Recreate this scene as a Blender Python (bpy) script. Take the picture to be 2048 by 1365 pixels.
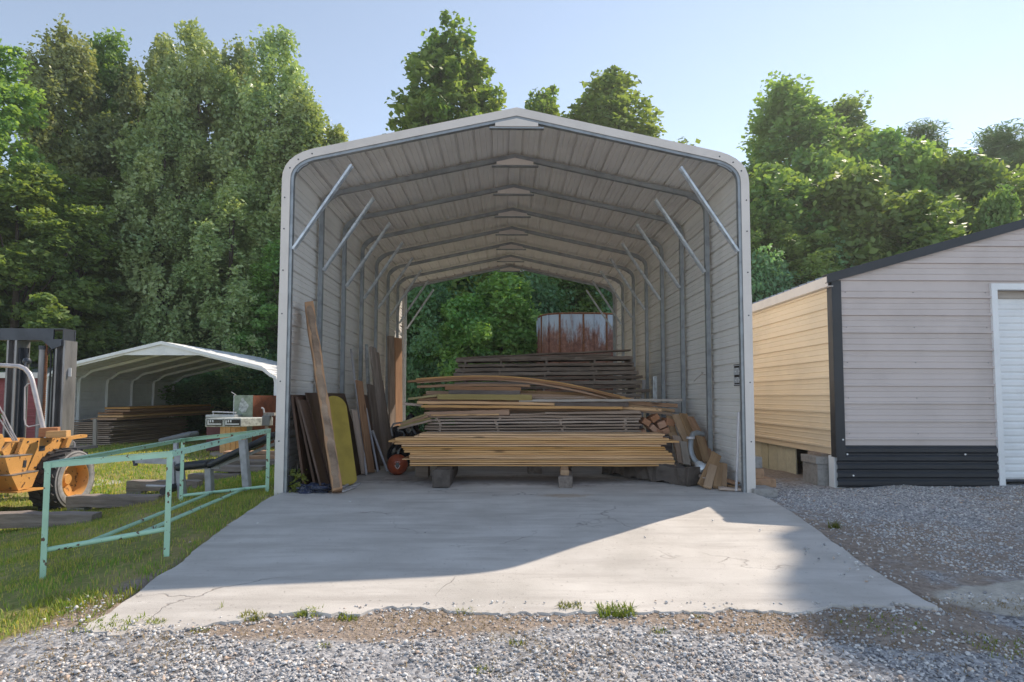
import bpy, bmesh, math, random
import numpy as np
from mathutils import Vector, Matrix

for _o in list(bpy.data.objects): bpy.data.objects.remove(_o)
scene = bpy.context.scene
COL = scene.collection
rad = math.radians

# ------------------------------------------------------------------ camera
FPX, CAM_H = 1217.0, 1.124                       # focal length in px of a 2048 px wide frame
YAW, PITCH, ROLL, SHIFT = rad(0.706), rad(3.27), rad(0.12), 42.0
cam_d = bpy.data.cameras.new("Camera"); cam = bpy.data.objects.new("Camera", cam_d); COL.objects.link(cam)
cam_d.sensor_width = 36.0; cam_d.lens = FPX/2048*36; cam_d.shift_y = SHIFT/2048
cam_d.clip_start = 0.05; cam_d.clip_end = 2000
CAM_R = (Matrix.Rotation(-YAW, 3, 'Z') @ Matrix.Rotation(math.pi/2+PITCH, 3, 'X') @ Matrix.Rotation(ROLL, 3, 'Z'))
cam.matrix_world = Matrix.Translation((0, 0, CAM_H)) @ CAM_R.to_4x4()
scene.camera = cam

# ------------------------------------------------------------------ sky, sun, exposure
SUN_AZ, SUN_EL = 47.0, 44.5
world = bpy.data.worlds.new("World"); scene.world = world; world.use_nodes = True
wn = world.node_tree.nodes; wl = world.node_tree.links
sky = wn.new('ShaderNodeTexSky'); sky.sky_type = 'NISHITA'; sky.sun_disc = False
sky.sun_elevation = rad(SUN_EL); sky.sun_rotation = rad(SUN_AZ)
sky.air_density = 0.8; sky.dust_density = 0.0; sky.ozone_density = 1.0; sky.altitude = 100
bg = wn['Background']; bg.inputs['Strength'].default_value = 0.081
hsv = wn.new('ShaderNodeHueSaturation'); hsv.inputs['Saturation'].default_value = .68; hsv.inputs['Hue'].default_value = .493
wl.new(sky.outputs[0], hsv.inputs['Color']); wl.new(hsv.outputs[0], bg.inputs['Color'])
S = Vector((math.sin(rad(SUN_AZ))*math.cos(rad(SUN_EL)), math.cos(rad(SUN_AZ))*math.cos(rad(SUN_EL)), math.sin(rad(SUN_EL))))
sl = bpy.data.lights.new("sun", 'SUN'); sl.energy = 2.0; sl.angle = rad(0.5); sl.color = (1.0, 0.86, 0.70)
so = bpy.data.objects.new("sun", sl); COL.objects.link(so); so.rotation_euler = S.to_track_quat('Z', 'Y').to_euler(); so.location = (20, 20, 30)
scene.view_settings.view_transform = 'Standard'; scene.view_settings.look = 'None'
scene.view_settings.gamma = 1.0; scene.view_settings.use_curve_mapping = False
scene.view_settings.exposure = 1.50
scene.cycles.max_bounces = 10; scene.cycles.diffuse_bounces = 8; scene.cycles.transparent_max_bounces = 8
scene.cycles.use_denoising = True

# ------------------------------------------------------------------ geometry of the picture -> metres
def _ray(u, v): return CAM_R @ Vector(((u-1024)/FPX, -(v-682.5-SHIFT)/FPX, -1))
def P(u, v, y):
    d = _ray(u, v); return Vector((0, 0, CAM_H)) + d*(y/d.y)
def PX(u, v, x):
    d = _ray(u, v); return Vector((0, 0, CAM_H)) + d*(x/d.x)
def G(u, v, z=0.0):
    d = _ray(u, v); return Vector((0, 0, CAM_H)) + d*((z-CAM_H)/d.z)

def sstep(a, b, x):
    t = np.clip((x-a)/(b-a), 0, 1); return t*t*(3-2*t)
def slab_z(y): return np.where(y >= 6.9, 0.0, -0.15*np.clip((6.9-y)/3.3, 0, 1.3))
def ground_z(x, y):
    x = np.asarray(x, float); y = np.asarray(y, float)
    near = sstep(2.9, 3.35, y)*(1-sstep(4.1, 4.6, y))*(1-sstep(2.5, 2.9, np.abs(x)))
    z = slab_z(y) - 0.045 + .031*near
    left = sstep(-2.55, -6.3, x)*0+sstep(2.55, 6.3, -x)
    z = z - left*(0.46 - 0.26*sstep(11, 14.5, y))
    z = z + 0.05*sstep(3.2, 6.5, x)*sstep(5, 8, y)
    z = z + (1-.85*near)*(0.012*np.sin(2.1*x+1.3*y) + 0.009*np.sin(4.3*x-2.7*y+1) + 0.006*np.sin(9.1*x+7.3*y))
    return z
def gz(x, y): return float(ground_z(x, y))

# ------------------------------------------------------------------ object helpers
ORG = {}
def tag(o, label=None, cat=None, group=None, kind=None):
    if label: o["label"] = label
    if cat: o["category"] = cat
    if group: o["group"] = group
    if kind: o["kind"] = kind
    return o
def thing(name, label, cat, loc=(0, 0, 0), group=None):
    o = bpy.data.objects.new(name, None); COL.objects.link(o); o.location = loc; o.empty_display_size = .1
    ORG[o.name] = Vector(loc)
    return tag(o, label, cat, group)

class MB:
    """collects shapes in world coordinates and links them as ONE mesh object"""
    def __init__(s): s.v = []; s.f = []
    def add(s, vs, fs):
        n = len(s.v); s.v += [tuple(v) for v in vs]; s.f += [tuple(i+n for i in f) for f in fs]; return s
    def box(s, c, d, R=None):
        c = Vector(c); h = [q/2 for q in d]
        vs = [Vector((x*h[0], y*h[1], z*h[2])) for x in (-1, 1) for y in (-1, 1) for z in (-1, 1)]
        if R is not None: vs = [R @ v for v in vs]
        return s.add([c+v for v in vs], [(0, 1, 3, 2), (4, 6, 7, 5), (0, 4, 5, 1), (2, 3, 7, 6), (0, 2, 6, 4), (1, 5, 7, 3)])
    def bx(s, lo, hi):
        return s.box([(a+b)/2 for a, b in zip(lo, hi)], [abs(b-a) for a, b in zip(lo, hi)])
    def prism(s, poly, off):
        off = Vector(off); n = len(poly); vs = [Vector(p) for p in poly]
        fs = [tuple(range(n)), tuple(range(2*n-1, n-1, -1))] + [(i, n+i, n+(i+1) % n, (i+1) % n) for i in range(n)]
        return s.add(vs+[v+off for v in vs], fs)
    def bar(s, a, b, w, h, up=(0, 0, 1)):
        a = Vector(a); b = Vector(b); d = (b-a).normalized(); up = Vector(up)
        if abs(d.dot(up)) > .98: up = Vector((0, 1, 0))
        x = d.cross(up).normalized(); u = x.cross(d)
        ps = [x*(w/2)*i+u*(h/2)*j for i, j in ((-1, -1), (1, -1), (1, 1), (-1, 1))]
        return s.prism([a+p for p in ps], b-a)
    def tube(s, pts, r, n=8, cap=True):
        pts = [Vector(p) for p in pts]; rs = r if isinstance(r, (list, tuple)) else [r]*len(pts)
        vs = []; fs = []; prev = None
        for i, p in enumerate(pts):
            d = (pts[min(i+1, len(pts)-1)]-pts[max(i-1, 0)]).normalized()
            if prev is None:
                prev = d.orthogonal().normalized()
            x = (prev-d*prev.dot(d)).normalized(); prev = x; y = d.cross(x)
            for k in range(n):
                a = 2*math.pi*k/n; vs.append(p+(x*math.cos(a)+y*math.sin(a))*rs[i])
        for i in range(len(pts)-1):
            for k in range(n):
                fs.append((i*n+k, i*n+(k+1) % n, (i+1)*n+(k+1) % n, (i+1)*n+k))
        if cap: fs += [tuple(range(n-1, -1, -1)), tuple(range((len(pts)-1)*n, len(pts)*n))]
        return s.add(vs, fs)
    def lathe(s, prof, c, axis='z', n=32, closed=False):
        """prof: (radius, height along axis)"""
        c = Vector(c); vs = []; fs = []
        for r, h in prof:
            for k in range(n):
                a = 2*math.pi*k/n; q = (r*math.cos(a), r*math.sin(a), h)
                vs.append(c+Vector(q if axis == 'z' else ((h, q[0], q[1]) if axis == 'x' else (q[1], h, q[0]))))
        m = len(prof)
        for i in range(m-1 if not closed else m):
            j = (i+1) % m
            for k in range(n): fs.append((i*n+k, i*n+(k+1) % n, j*n+(k+1) % n, j*n+k))
        return s.add(vs, fs)
    def build(s, name, mat, parent=None, smooth=False, bevel=0, origin=None):
        me = bpy.data.meshes.new(name)
        if parent is not None: org = ORG[parent.name]
        elif origin is not None: org = Vector(origin)
        else:
            a = np.array(s.v); lo = a.min(0); hi = a.max(0); org = Vector(((lo[0]+hi[0])/2, (lo[1]+hi[1])/2, lo[2]))
        me.from_pydata([tuple(Vector(v)-org) for v in s.v], [], s.f)
        bm = bmesh.new(); bm.from_mesh(me); bmesh.ops.recalc_face_normals(bm, faces=bm.faces); bm.to_mesh(me); bm.free()
        me.materials.append(mat)
        if smooth:
            me.polygons.foreach_set('use_smooth', [True]*len(me.polygons))
            if smooth != 'all':
                try: me.set_sharp_from_angle(angle=rad(40))
                except Exception: pass
        o = bpy.data.objects.new(name, me); COL.objects.link(o)
        if parent is not None: o.parent = parent; ORG[o.name] = org
        else: o.location = org; ORG[o.name] = org
        if bevel:
            m = o.modifiers.new('bevel', 'BEVEL'); m.width = bevel; m.segments = 1; m.limit_method = 'ANGLE'
        return o

def np_mesh(name, co, faces_n, idx, mat, smooth=False):
    """fast mesh: co (N,3), every face has faces_n corners, idx flat"""
    me = bpy.data.meshes.new(name); nf = len(idx)//faces_n
    me.vertices.add(len(co)); me.vertices.foreach_set('co', np.asarray(co, np.float32).ravel())
    me.loops.add(len(idx)); me.loops.foreach_set('vertex_index', np.asarray(idx, np.int32))
    me.polygons.add(nf); me.polygons.foreach_set('loop_start', np.arange(0, nf*faces_n, faces_n, dtype=np.int32))
    me.polygons.foreach_set('loop_total', np.full(nf, faces_n, np.int32))
    if smooth: me.polygons.foreach_set('use_smooth', np.ones(nf, bool))
    me.update(calc_edges=True); me.materials.append(mat); return me

# ------------------------------------------------------------------ materials
def newmat(name):
    m = bpy.data.materials.new(name); m.use_nodes = True
    nt = m.node_tree; b = nt.nodes['Principled BSDF']; return m, nt, b
def N(nt, t, **kw):
    n = nt.nodes.new(t)
    for k, v in kw.items():
        if k in n.inputs: n.inputs[k].default_value = v
        else: setattr(n, k, v)
    return n
def ramp(nt, fac, stops):
    r = nt.nodes.new('ShaderNodeValToRGB'); e = r.color_ramp.elements
    while len(e) < len(stops): e.new(.5)
    for q, (p, c) in zip(e, stops): q.position = p; q.color = (*c, 1) if len(c) == 3 else c
    nt.links.new(fac, r.inputs[0]); return r.outputs[0]
def mixc(nt, fac, a, b, mode='MIX'):
    m = nt.nodes.new('ShaderNodeMix'); m.data_type = 'RGBA'; m.blend_type = mode
    for s, i in ((fac, 0), (a, 6), (b, 7)):
        if isinstance(s, (int, float)): m.inputs[i].default_value = s
        elif isinstance(s, tuple): m.inputs[i].default_value = (*s, 1)
        else: nt.links.new(s, m.inputs[i])
    return m.outputs[2]
def math_(nt, op, a, b=0.0, c=None):
    m = nt.nodes.new('ShaderNodeMath'); m.operation = op
    for i, s in enumerate((a, b, c)):
        if s is None: continue
        if isinstance(s, (int, float)): m.inputs[i].default_value = s
        else: nt.links.new(s, m.inputs[i])
    return m.outputs[0]
def coords(nt, scale=(1, 1, 1), rnd=True, obj=True):
    tc = nt.nodes.new('ShaderNodeTexCoord'); mp = nt.nodes.new('ShaderNodeMapping'); mp.inputs['Scale'].default_value = scale
    nt.links.new(tc.outputs['Object'], mp.inputs['Vector'])
    if rnd:
        oi = nt.nodes.new('ShaderNodeObjectInfo'); mu = nt.nodes.new('ShaderNodeVectorMath'); mu.operation = 'SCALE'
        cb = nt.nodes.new('ShaderNodeCombineXYZ')
        for i in range(3): nt.links.new(oi.outputs['Random'], cb.inputs[i])
        nt.links.new(cb.outputs[0], mu.inputs[0]); mu.inputs['Scale'].default_value = 37.0
        nt.links.new(mu.outputs[0], mp.inputs['Location'])
    return mp.outputs[0]
def noise(nt, vec, scale, detail=4, rough=.55):
    n = N(nt, 'ShaderNodeTexNoise', Scale=scale, Detail=detail, Roughness=rough); nt.links.new(vec, n.inputs['Vector']); return n.outputs[0]
def bump(nt, b, h, strength=.3, dist=.01):
    n = nt.nodes.new('ShaderNodeBump'); n.inputs['Strength'].default_value = strength; n.inputs['Distance'].default_value = dist
    nt.links.new(h, n.inputs['Height']); nt.links.new(n.outputs[0], b.inputs['Normal'])

def paint(name, col, rough=.45, dirt=.12, metal=0.0, scale=3.0, spec=.5, streak=False):
    m, nt, b = newmat(name)
    v = coords(nt, (1, 1, .25) if streak else (1, 1, 1))
    f = noise(nt, v, scale, 6, .6)
    d = tuple(c*(1-dirt*2.2) for c in col); l = tuple(min(1, c*(1+dirt*.5)) for c in col)
    nt.links.new(ramp(nt, f, [(.28, d), (.55, col), (.8, l)]), b.inputs['Base Color'])
    b.inputs['Roughness'].default_value = rough; b.inputs['Metallic'].default_value = metal
    b.inputs['Specular IOR Level'].default_value = spec
    f2 = noise(nt, v, scale*12, 3); bump(nt, b, f2, .08, .004)
    return m
def rusty(name, col, rust=(.16, .06, .025), amount=.42, scale=9.0, rough=.5):
    m, nt, b = newmat(name); v = coords(nt)
    f = noise(nt, v, scale, 8, .65); f2 = noise(nt, v, 2.2, 3)
    t = math_(nt, 'MULTIPLY', f, f2)
    mask = ramp(nt, t, [(amount*.62, (0, 0, 0)), (amount*.62+.05, (1, 1, 1))])
    base = ramp(nt, noise(nt, v, 5, 5), [(.3, tuple(c*.82 for c in col)), (.7, col)])
    rc = ramp(nt, noise(nt, v, 40, 4), [(.3, tuple(c*.5 for c in rust)), (.7, rust)])
    spots = ramp(nt, noise(nt, v, scale*3.1, 3), [(.625, (0, 0, 0)), (.655, (1, 1, 1))])
    nt.links.new(mixc(nt, math_(nt, 'MAXIMUM', math_(nt, 'SUBTRACT', 1.0, mask) if False else spots, 0.0), base, rc), b.inputs['Base Color'])
    b.inputs['Roughness'].default_value = rough; bump(nt, b, f, .15, .004); return m
def wood(name, light, dark, knots=True, grain=14.0, rough=.75, vary=.25, bark=0.0):
    m, nt, b = newmat(name)
    v = coords(nt, (.9, grain, grain)); v2 = coords(nt, (1, 4, 4)); 
    f = noise(nt, v, 2.2, 6, .62); f2 = noise(nt, v2, 1.1, 3)
    c = ramp(nt, f, [(.3, dark), (.5, tuple((a+q)/2 for a, q in zip(light, dark))), (.68, light)])
    c = mixc(nt, math_(nt, 'MULTIPLY', f2, .55), c, tuple(q*.62 for q in light), 'MIX')
    if knots:
        vo = N(nt, 'ShaderNodeTexVoronoi', Scale=1.5); nt.links.new(v2, vo.inputs['Vector'])
        k = ramp(nt, vo.outputs['Distance'], [(.06, (1, 1, 1)), (.15, (0, 0, 0))])
        c = mixc(nt, math_(nt, 'MULTIPLY', k, .8), c, tuple(q*.3 for q in dark))
    oi = nt.nodes.new('ShaderNodeObjectInfo')
    hs = nt.nodes.new('ShaderNodeHueSaturation'); nt.links.new(c, hs.inputs['Color'])
    nt.links.new(math_(nt, 'MULTIPLY_ADD', oi.outputs['Random'], vary*2, 1-vary), hs.inputs['Value'])
    nt.links.new(math_(nt, 'MULTIPLY_ADD', oi.outputs['Random'], -.3, 1.1), hs.inputs['Saturation'])
    nt.links.new(hs.outputs[0], b.inputs['Base Color']); b.inputs['Roughness'].default_value = rough
    bump(nt, b, f, .35+bark, .006+bark*.02); return m
def leafmat(name, c1, c2, c3, trans=.45, rough=.52, dry=.93):
    m, nt, b = newmat(name)
    ge = nt.nodes.new('ShaderNodeNewGeometry'); oi = nt.nodes.new('ShaderNodeObjectInfo')
    v = coords(nt, (1, 1, 1)); f = noise(nt, v, .55, 3)
    c = ramp(nt, ge.outputs['Random Per Island'], [(0, c1), (min(.55, dry-.2), c2), (dry, c2), (min(1, dry+.1), c3)])
    c = mixc(nt, ramp(nt, f, [(.35, (0, 0, 0)), (.68, (.55, .55, .55))]), c, c3)
    hs = nt.nodes.new('ShaderNodeHueSaturation'); nt.links.new(c, hs.inputs['Color'])
    nt.links.new(math_(nt, 'MULTIPLY_ADD', oi.outputs['Random'], .4, .74), hs.inputs['Value'])
    nt.links.new(math_(nt, 'MULTIPLY_ADD', oi.outputs['Random'], .035, .497), hs.inputs['Hue'])
    nt.links.new(hs.outputs[0], b.inputs['Base Color']); b.inputs['Roughness'].default_value = rough
    b.inputs['Specular IOR Level'].default_value = .3
    tr = nt.nodes.new('ShaderNodeBsdfTranslucent')
    tc = mixc(nt, 1.0, hs.outputs[0], (1.6, 1.5, .55), 'MULTIPLY'); nt.links.new(tc, tr.inputs['Color'])
    mx = nt.nodes.new('ShaderNodeMixShader'); mx.inputs[0].default_value = trans
    nt.links.new(b.outputs[0], mx.inputs[1]); nt.links.new(tr.outputs[0], mx.inputs[2])
    nt.links.new(mx.outputs[0], nt.nodes['Material Output'].inputs['Surface']); return m

M = {}
M['panel'] = paint('almond_panel', (.83, .82, .80), .42, .06, scale=1.3, streak=True)
M['trim'] = paint('almond_trim', (.72, .675, .64), .4, .05)
M['tube'] = paint('galvanised_tube', (.33, .36, .39), .42, .15, .5, 6)
M['brace'] = paint('galvanised_brace', (.60, .64, .68), .35, .18, .45, 14)
M['siding'] = paint('beige_siding', (.60, .53, .51), .42, .08, scale=1.1)
M['siding_bounce'] = paint('siding_warm_bounce', (.82, .69, .51), .42, .06, scale=1.1)  # garage siding with warm bounced light mixed into its colour
M['black_trim'] = paint('black_trim', (.020, .025, .034), .42, .1)
M['white_paint'] = paint('white_paint', (.84, .86, .88), .45, .05)
M['red_siding'] = paint('red_siding', (.30, .05, .06), .5, .12)
M['roof_metal'] = paint('roof_metal', (.42, .45, .48), .35, .12, .3)
M['mint_panel'] = paint('mint_panel', (.22, .48, .38), .45, .12)
M['orange'] = rusty('orange_paint', (.66, .34, .10), (.24, .12, .05), .4, 6)
M['dark_steel'] = paint('dark_steel', (.055, .065, .085), .45, .2, .3, 5)
M['grey_steel'] = paint('grey_steel', (.27, .27, .28), .45, .22, .5, 5, streak=True)
M['rust'] = paint('rusty_chain', (.22, .09, .04), .8, .3, 0, 20)
M['light_steel'] = paint('light_steel', (.50, .49, .52), .4, .12, .2, 6)
M['mint'] = rusty('chipped_mint_paint', (.46, .74, .57), (.14, .06, .035), .4, 6)
M['rubber'] = paint('rubber', (.05, .05, .055), .75, .25, 0, 8)
M['rubber_grey'] = paint('dusty_rubber', (.30, .30, .31), .85, .2, 0, 10)
M['vinyl'] = paint('black_vinyl', (.022, .026, .034), .38, .2, 0, 6)
M['bench_paint'] = paint('bench_paint', (.42, .43, .47), .45, .15, 0, 9)
M['plastic_black'] = paint('black_plastic', (.012, .014, .018), .22, .2)
M['blue'] = paint('blue_plastic', (.12, .32, .55), .4, .15)
M['grey_box'] = paint('grey_box', (.16, .17, .18), .5, .15)
M['maroon'] = paint('maroon', (.10, .012, .022), .45, .15)
M['ball'] = paint('orange_rubber', (.40, .085, .035), .5, .15, 0, 12)
M['yellow'] = paint('yellow_panel', (.42, .31, .05), .5, .14, 0, 4)
M['brown_panel'] = wood('brown_hardboard', (.115, .062, .042), (.075, .04, .026), False, 3, .6, .12)
M['pine'] = wood('pale_pine', (.80, .47, .20), (.60, .32, .115), True, 12, .7, .12)
M['oldpine'] = wood('weathered_pine', (.50, .285, .16), (.30, .16, .09), True, 12, .8, .22)
M['stick'] = wood('grey_brown_lumber', (.54, .41, .325), (.33, .235, .175), False, 12, .85, .22)
M['darkwood'] = wood('dark_weathered_lumber', (.36, .285, .235), (.14, .105, .085), False, 9, .9, .3, .4)
M['bark'] = wood('bark', (.22, .18, .16), (.06, .045, .04), False, 4, .95, .2, .9)
M['slab_bark'] = wood('slab_bark', (.46, .31, .20), (.12, .075, .05), False, 2.2, .95, .1, .9)
M['logbark'] = wood('log_bark', (.15, .125, .11), (.05, .04, .035), False, 3, .95, .2, .9)
M['slabwood'] = wood('fresh_slab_wood', (.60, .36, .20), (.40, .21, .11), False, 8, .7, .1)
M['scrap'] = wood('scrap_wood', (.48, .30, .16), (.28, .165, .08), True, 9, .8, .25)
M['scrap_end'] = wood('cut_end_wood', (.62, .32, .18), (.42, .19, .10), False, 30, .8, .2)
M['tie'] = wood('grey_timber', (.34, .29, .26), (.15, .12, .10), False, 9, .95, .2, .6)
M['greywood'] = wood('bleached_wood', (.48, .43, .38), (.30, .25, .21), False, 9, .9, .2)
M['olive'] = wood('olive_board', (.42, .33, .12), (.30, .22, .07), False, 8, .75, .15)
M['skirt_board'] = wood('skirting_board', (.70, .68, .52), (.55, .53, .40), False, 6, .85, .1)
M['trunk'] = wood('tree_bark', (.13, .105, .085), (.045, .035, .028), False, 5, .95, .25, .8)
M['block'] = paint('concrete_block', (.34, .33, .32), .9, .15, 0, 18)
M['brick_tan'] = paint('tan_brick', (.42, .26, .16), .9, .15, 0, 18)
M['cabinet'] = paint('sage_enamel', (.30, .36, .27), .5, .22, 0, 6)
M['worn_white'] = paint('worn_white', (.55, .58, .56), .7, .3, 0, 14)
M['rustbrown'] = paint('rust_brown_metal', (.22, .065, .03), .7, .2, 0, 8)
M['leaf'] = leafmat('broad_leaves', (0.112, 0.195, 0.074), (0.213, 0.338, 0.123), (0.403, 0.513, 0.181))
M['leaf_olive'] = leafmat('oak_leaves', (0.170, 0.240, 0.116), (0.329, 0.417, 0.206), (0.589, 0.624, 0.341), .3, .38)
M['leaf_bright'] = leafmat('poplar_leaves', (0.104, 0.192, 0.059), (0.188, 0.320, 0.095), (0.385, 0.437, 0.139), .45)
M['leaf_vine'] = leafmat('vine_leaves', (0.108, 0.216, 0.085), (0.189, 0.334, 0.119), (0.405, 0.501, 0.156), .42)
M['leaf_deep'] = leafmat('shade_leaves', (0.090, 0.194, 0.100), (0.155, 0.314, 0.171), (0.262, 0.441, 0.210), .4)
M['needle'] = leafmat('pine_needles', (0.092, 0.176, 0.084), (0.153, 0.252, 0.118), (0.257, 0.330, 0.160), .25)
M['grass'] = leafmat('grass_blades', (.15, .27, .05), (.24, .37, .07), (.50, .42, .18), .45, .6, .62)
M['weed'] = leafmat('weed_leaves', (.12, .17, .03), (.20, .24, .045), (.36, .33, .12), .4, .5)
M['straw'] = leafmat('straw', (.30, .20, .11), (.38, .28, .17), (.24, .15, .09), .2, .8)

def m_ground():
    m, nt, b = newmat('ground')
    tc = nt.nodes.new('ShaderNodeTexCoord'); v = tc.outputs['Object']
    at = nt.nodes.new('ShaderNodeAttribute'); at.attribute_name = 'zone'
    sp = nt.nodes.new('ShaderNodeSeparateColor'); nt.links.new(at.outputs['Color'], sp.inputs[0])
    nf = noise(nt, v, 3.2, 8, .65); nb = noise(nt, v, .8, 5, .6)
    def thresh(w, lo, hi):
        s = math_(nt, 'ADD', w, math_(nt, 'MULTIPLY_ADD', nf, .7, -.35)); return ramp(nt, s, [(lo, (0, 0, 0)), (hi, (1, 1, 1))])
    dirt = ramp(nt, noise(nt, v, 22, 8, .7), [(.3, (.22, .175, .145)), (.5, (.34, .28, .235)), (.72, (.47, .405, .35))])
    vo = N(nt, 'ShaderNodeTexVoronoi', Scale=42.0); nt.links.new(v, vo.inputs['Vector'])
    vbw = nt.nodes.new('ShaderNodeRGBToBW'); nt.links.new(vo.outputs['Color'], vbw.inputs[0])
    grav = ramp(nt, vbw.outputs[0], [(.15, (.17, .17, .18)), (.5, (.38, .38, .395)), (.85, (.56, .56, .57))])
    grass = ramp(nt, noise(nt, v, 12, 8, .7), [(.3, (.15, .19, .055)), (.5, (.24, .26, .08)), (.68, (.42, .35, .16))])
    grass = mixc(nt, ramp(nt, nb, [(.44, (0, 0, 0)), (.58, (.85, .85, .85))]), grass, (.38, .30, .15))
    c = mixc(nt, thresh(sp.outputs[1], .42, .58), dirt, grav)
    c = mixc(nt, thresh(sp.outputs[0], .42, .58), c, grass)
    c = mixc(nt, thresh(sp.outputs[2], .45, .6), c, ramp(nt, noise(nt, v, 9, 6), [(.3, (.46, .43, .38)), (.7, (.66, .62, .55))]))
    nt.links.new(c, b.inputs['Base Color']); b.inputs['Roughness'].default_value = .95; b.inputs['Specular IOR Level'].default_value = .2
    h = math_(nt, 'ADD', math_(nt, 'MULTIPLY', vo.outputs['Distance'], -.6), noise(nt, v, 30, 6, .7))
    bump(nt, b, h, .9, .02); return m
def m_concrete():
    m, nt, b = newmat('concrete')
    tc = nt.nodes.new('ShaderNodeTexCoord'); v = tc.outputs['Object']
    mp = nt.nodes.new('ShaderNodeMapping'); mp.inputs['Scale'].default_value = (.35, 2.2, 1); mp.inputs['Rotation'].default_value = (0, 0, .25); nt.links.new(v, mp.inputs[0])
    c = ramp(nt, noise(nt, v, 1.4, 9, .62), [(.28, (.45, .43, .40)), (.48, (.55, .525, .495)), (.72, (.64, .615, .585))])
    sw = noise(nt, mp.outputs[0], 2.6, 8, .62)
    c = mixc(nt, ramp(nt, sw, [(.34, (.85, .85, .85)), (.54, (0, 0, 0))]), c, (.43, .405, .38))
    pit = ramp(nt, noise(nt, v, 38, 3, .6), [(.29, (1, 1, 1)), (.35, (0, 0, 0))])
    c = mixc(nt, math_(nt, 'MULTIPLY', pit, .6), c, (.22, .20, .19))
    wv = nt.nodes.new('ShaderNodeVectorMath'); wv.operation = 'ADD'
    nz = N(nt, 'ShaderNodeTexNoise', Scale=1.7, Detail=5.0); nt.links.new(v, nz.inputs['Vector'])
    sc = nt.nodes.new('ShaderNodeVectorMath'); sc.operation = 'SCALE'; sc.inputs['Scale'].default_value = .9; nt.links.new(nz.outputs['Color'], sc.inputs[0])
    nt.links.new(v, wv.inputs[0]); nt.links.new(sc.outputs[0], wv.inputs[1])
    vo = N(nt, 'ShaderNodeTexVoronoi', Scale=.55); vo.feature = 'DISTANCE_TO_EDGE'; nt.links.new(wv.outputs[0], vo.inputs['Vector'])
    crack = ramp(nt, vo.outputs['Distance'], [(.0015, (1, 1, 1)), (.005, (0, 0, 0))])
    gate = ramp(nt, noise(nt, v, .9, 3), [(.5, (0, 0, 0)), (.6, (.7, .7, .7))])
    crack = math_(nt, 'MULTIPLY', crack, gate)
    c = mixc(nt, crack, c, (.14, .12, .11))
    # darker patch under the lumber and an orange-brown stain in front of it
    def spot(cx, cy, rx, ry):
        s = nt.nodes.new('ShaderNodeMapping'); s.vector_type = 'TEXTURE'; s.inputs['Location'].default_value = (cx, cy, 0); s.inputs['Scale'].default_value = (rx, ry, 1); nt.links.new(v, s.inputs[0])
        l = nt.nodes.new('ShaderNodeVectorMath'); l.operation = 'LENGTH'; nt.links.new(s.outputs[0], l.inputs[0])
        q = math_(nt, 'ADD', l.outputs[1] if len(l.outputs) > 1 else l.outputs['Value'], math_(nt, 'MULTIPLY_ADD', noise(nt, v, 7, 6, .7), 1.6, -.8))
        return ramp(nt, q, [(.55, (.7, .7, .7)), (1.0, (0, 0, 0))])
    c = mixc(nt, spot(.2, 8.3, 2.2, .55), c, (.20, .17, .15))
    c = mixc(nt, math_(nt, 'MULTIPLY', spot(.7, 7.0, .35, .14), .7), c, (.36, .24, .13))
    nt.links.new(c, b.inputs['Base Color']); b.inputs['Roughness'].default_value = .85; b.inputs['Specular IOR Level'].default_value = .3
    h = math_(nt, 'SUBTRACT', math_(nt, 'ADD', math_(nt, 'MULTIPLY', sw, .5), math_(nt, 'MULTIPLY', noise(nt, v, 55, 4), .25)), math_(nt, 'ADD', crack, math_(nt, 'MULTIPLY', pit, .3)))
    bump(nt, b, h, .5, .012); return m
def m_stone():
    m, nt, b = newmat('gravel_stone')
    ge = nt.nodes.new('ShaderNodeNewGeometry')
    c = ramp(nt, ge.outputs['Random Per Island'], [(0, (.28, .28, .295)), (.35, (.50, .495, .50)), (.72, (.67, .66, .66)), (.88, (.80, .79, .77)), (.92, (.62, .51, .43)), (1, (.50, .38, .30))])
    nt.links.new(c, b.inputs['Base Color']); b.inputs['Roughness'].default_value = .85; return m
def m_tank():
    m, nt, b = newmat('rusted_tank')
    v = coords(nt, (1, 1, .22), rnd=False); v1 = coords(nt, (1, 1, 1), rnd=False)
    sep = nt.nodes.new('ShaderNodeSeparateXYZ'); tc = nt.nodes.new('ShaderNodeTexCoord'); nt.links.new(tc.outputs['Object'], sep.inputs[0])
    t = math_(nt, 'ADD', math_(nt, 'MULTIPLY_ADD', sep.outputs[2], .55, -1.30), math_(nt, 'MULTIPLY_ADD', noise(nt, v, 5.5, 6, .7), 1.6, -.8))
    rust = ramp(nt, noise(nt, v1, 9, 6, .7), [(.3, (.11, .045, .035)), (.55, (.24, .115, .085)), (.75, (.36, .21, .16))])
    c = mixc(nt, ramp(nt, t, [(.28, (0, 0, 0)), (.38, (.3, .3, .3)), (.55, (1, 1, 1))]), rust, (.42, .50, .58))
    nt.links.new(c, b.inputs['Base Color']); b.inputs['Roughness'].default_value = .7; return m
def m_cloth():
    m, nt, b = newmat('dark_patterned_cloth')
    v = coords(nt); vo = N(nt, 'ShaderNodeTexVoronoi', Scale=26.0); nt.links.new(v, vo.inputs['Vector'])
    nt.links.new(ramp(nt, vo.outputs['Distance'], [(.3, (.012, .015, .03)), (.42, (.16, .17, .21)), (.5, (.02, .03, .07))]), b.inputs['Base Color']); b.inputs['Roughness'].default_value = .9; return m
M['ground'] = m_ground(); M['concrete'] = m_concrete(); M['stone'] = m_stone(); M['tank'] = m_tank(); M['cloth'] = m_cloth()

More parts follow.
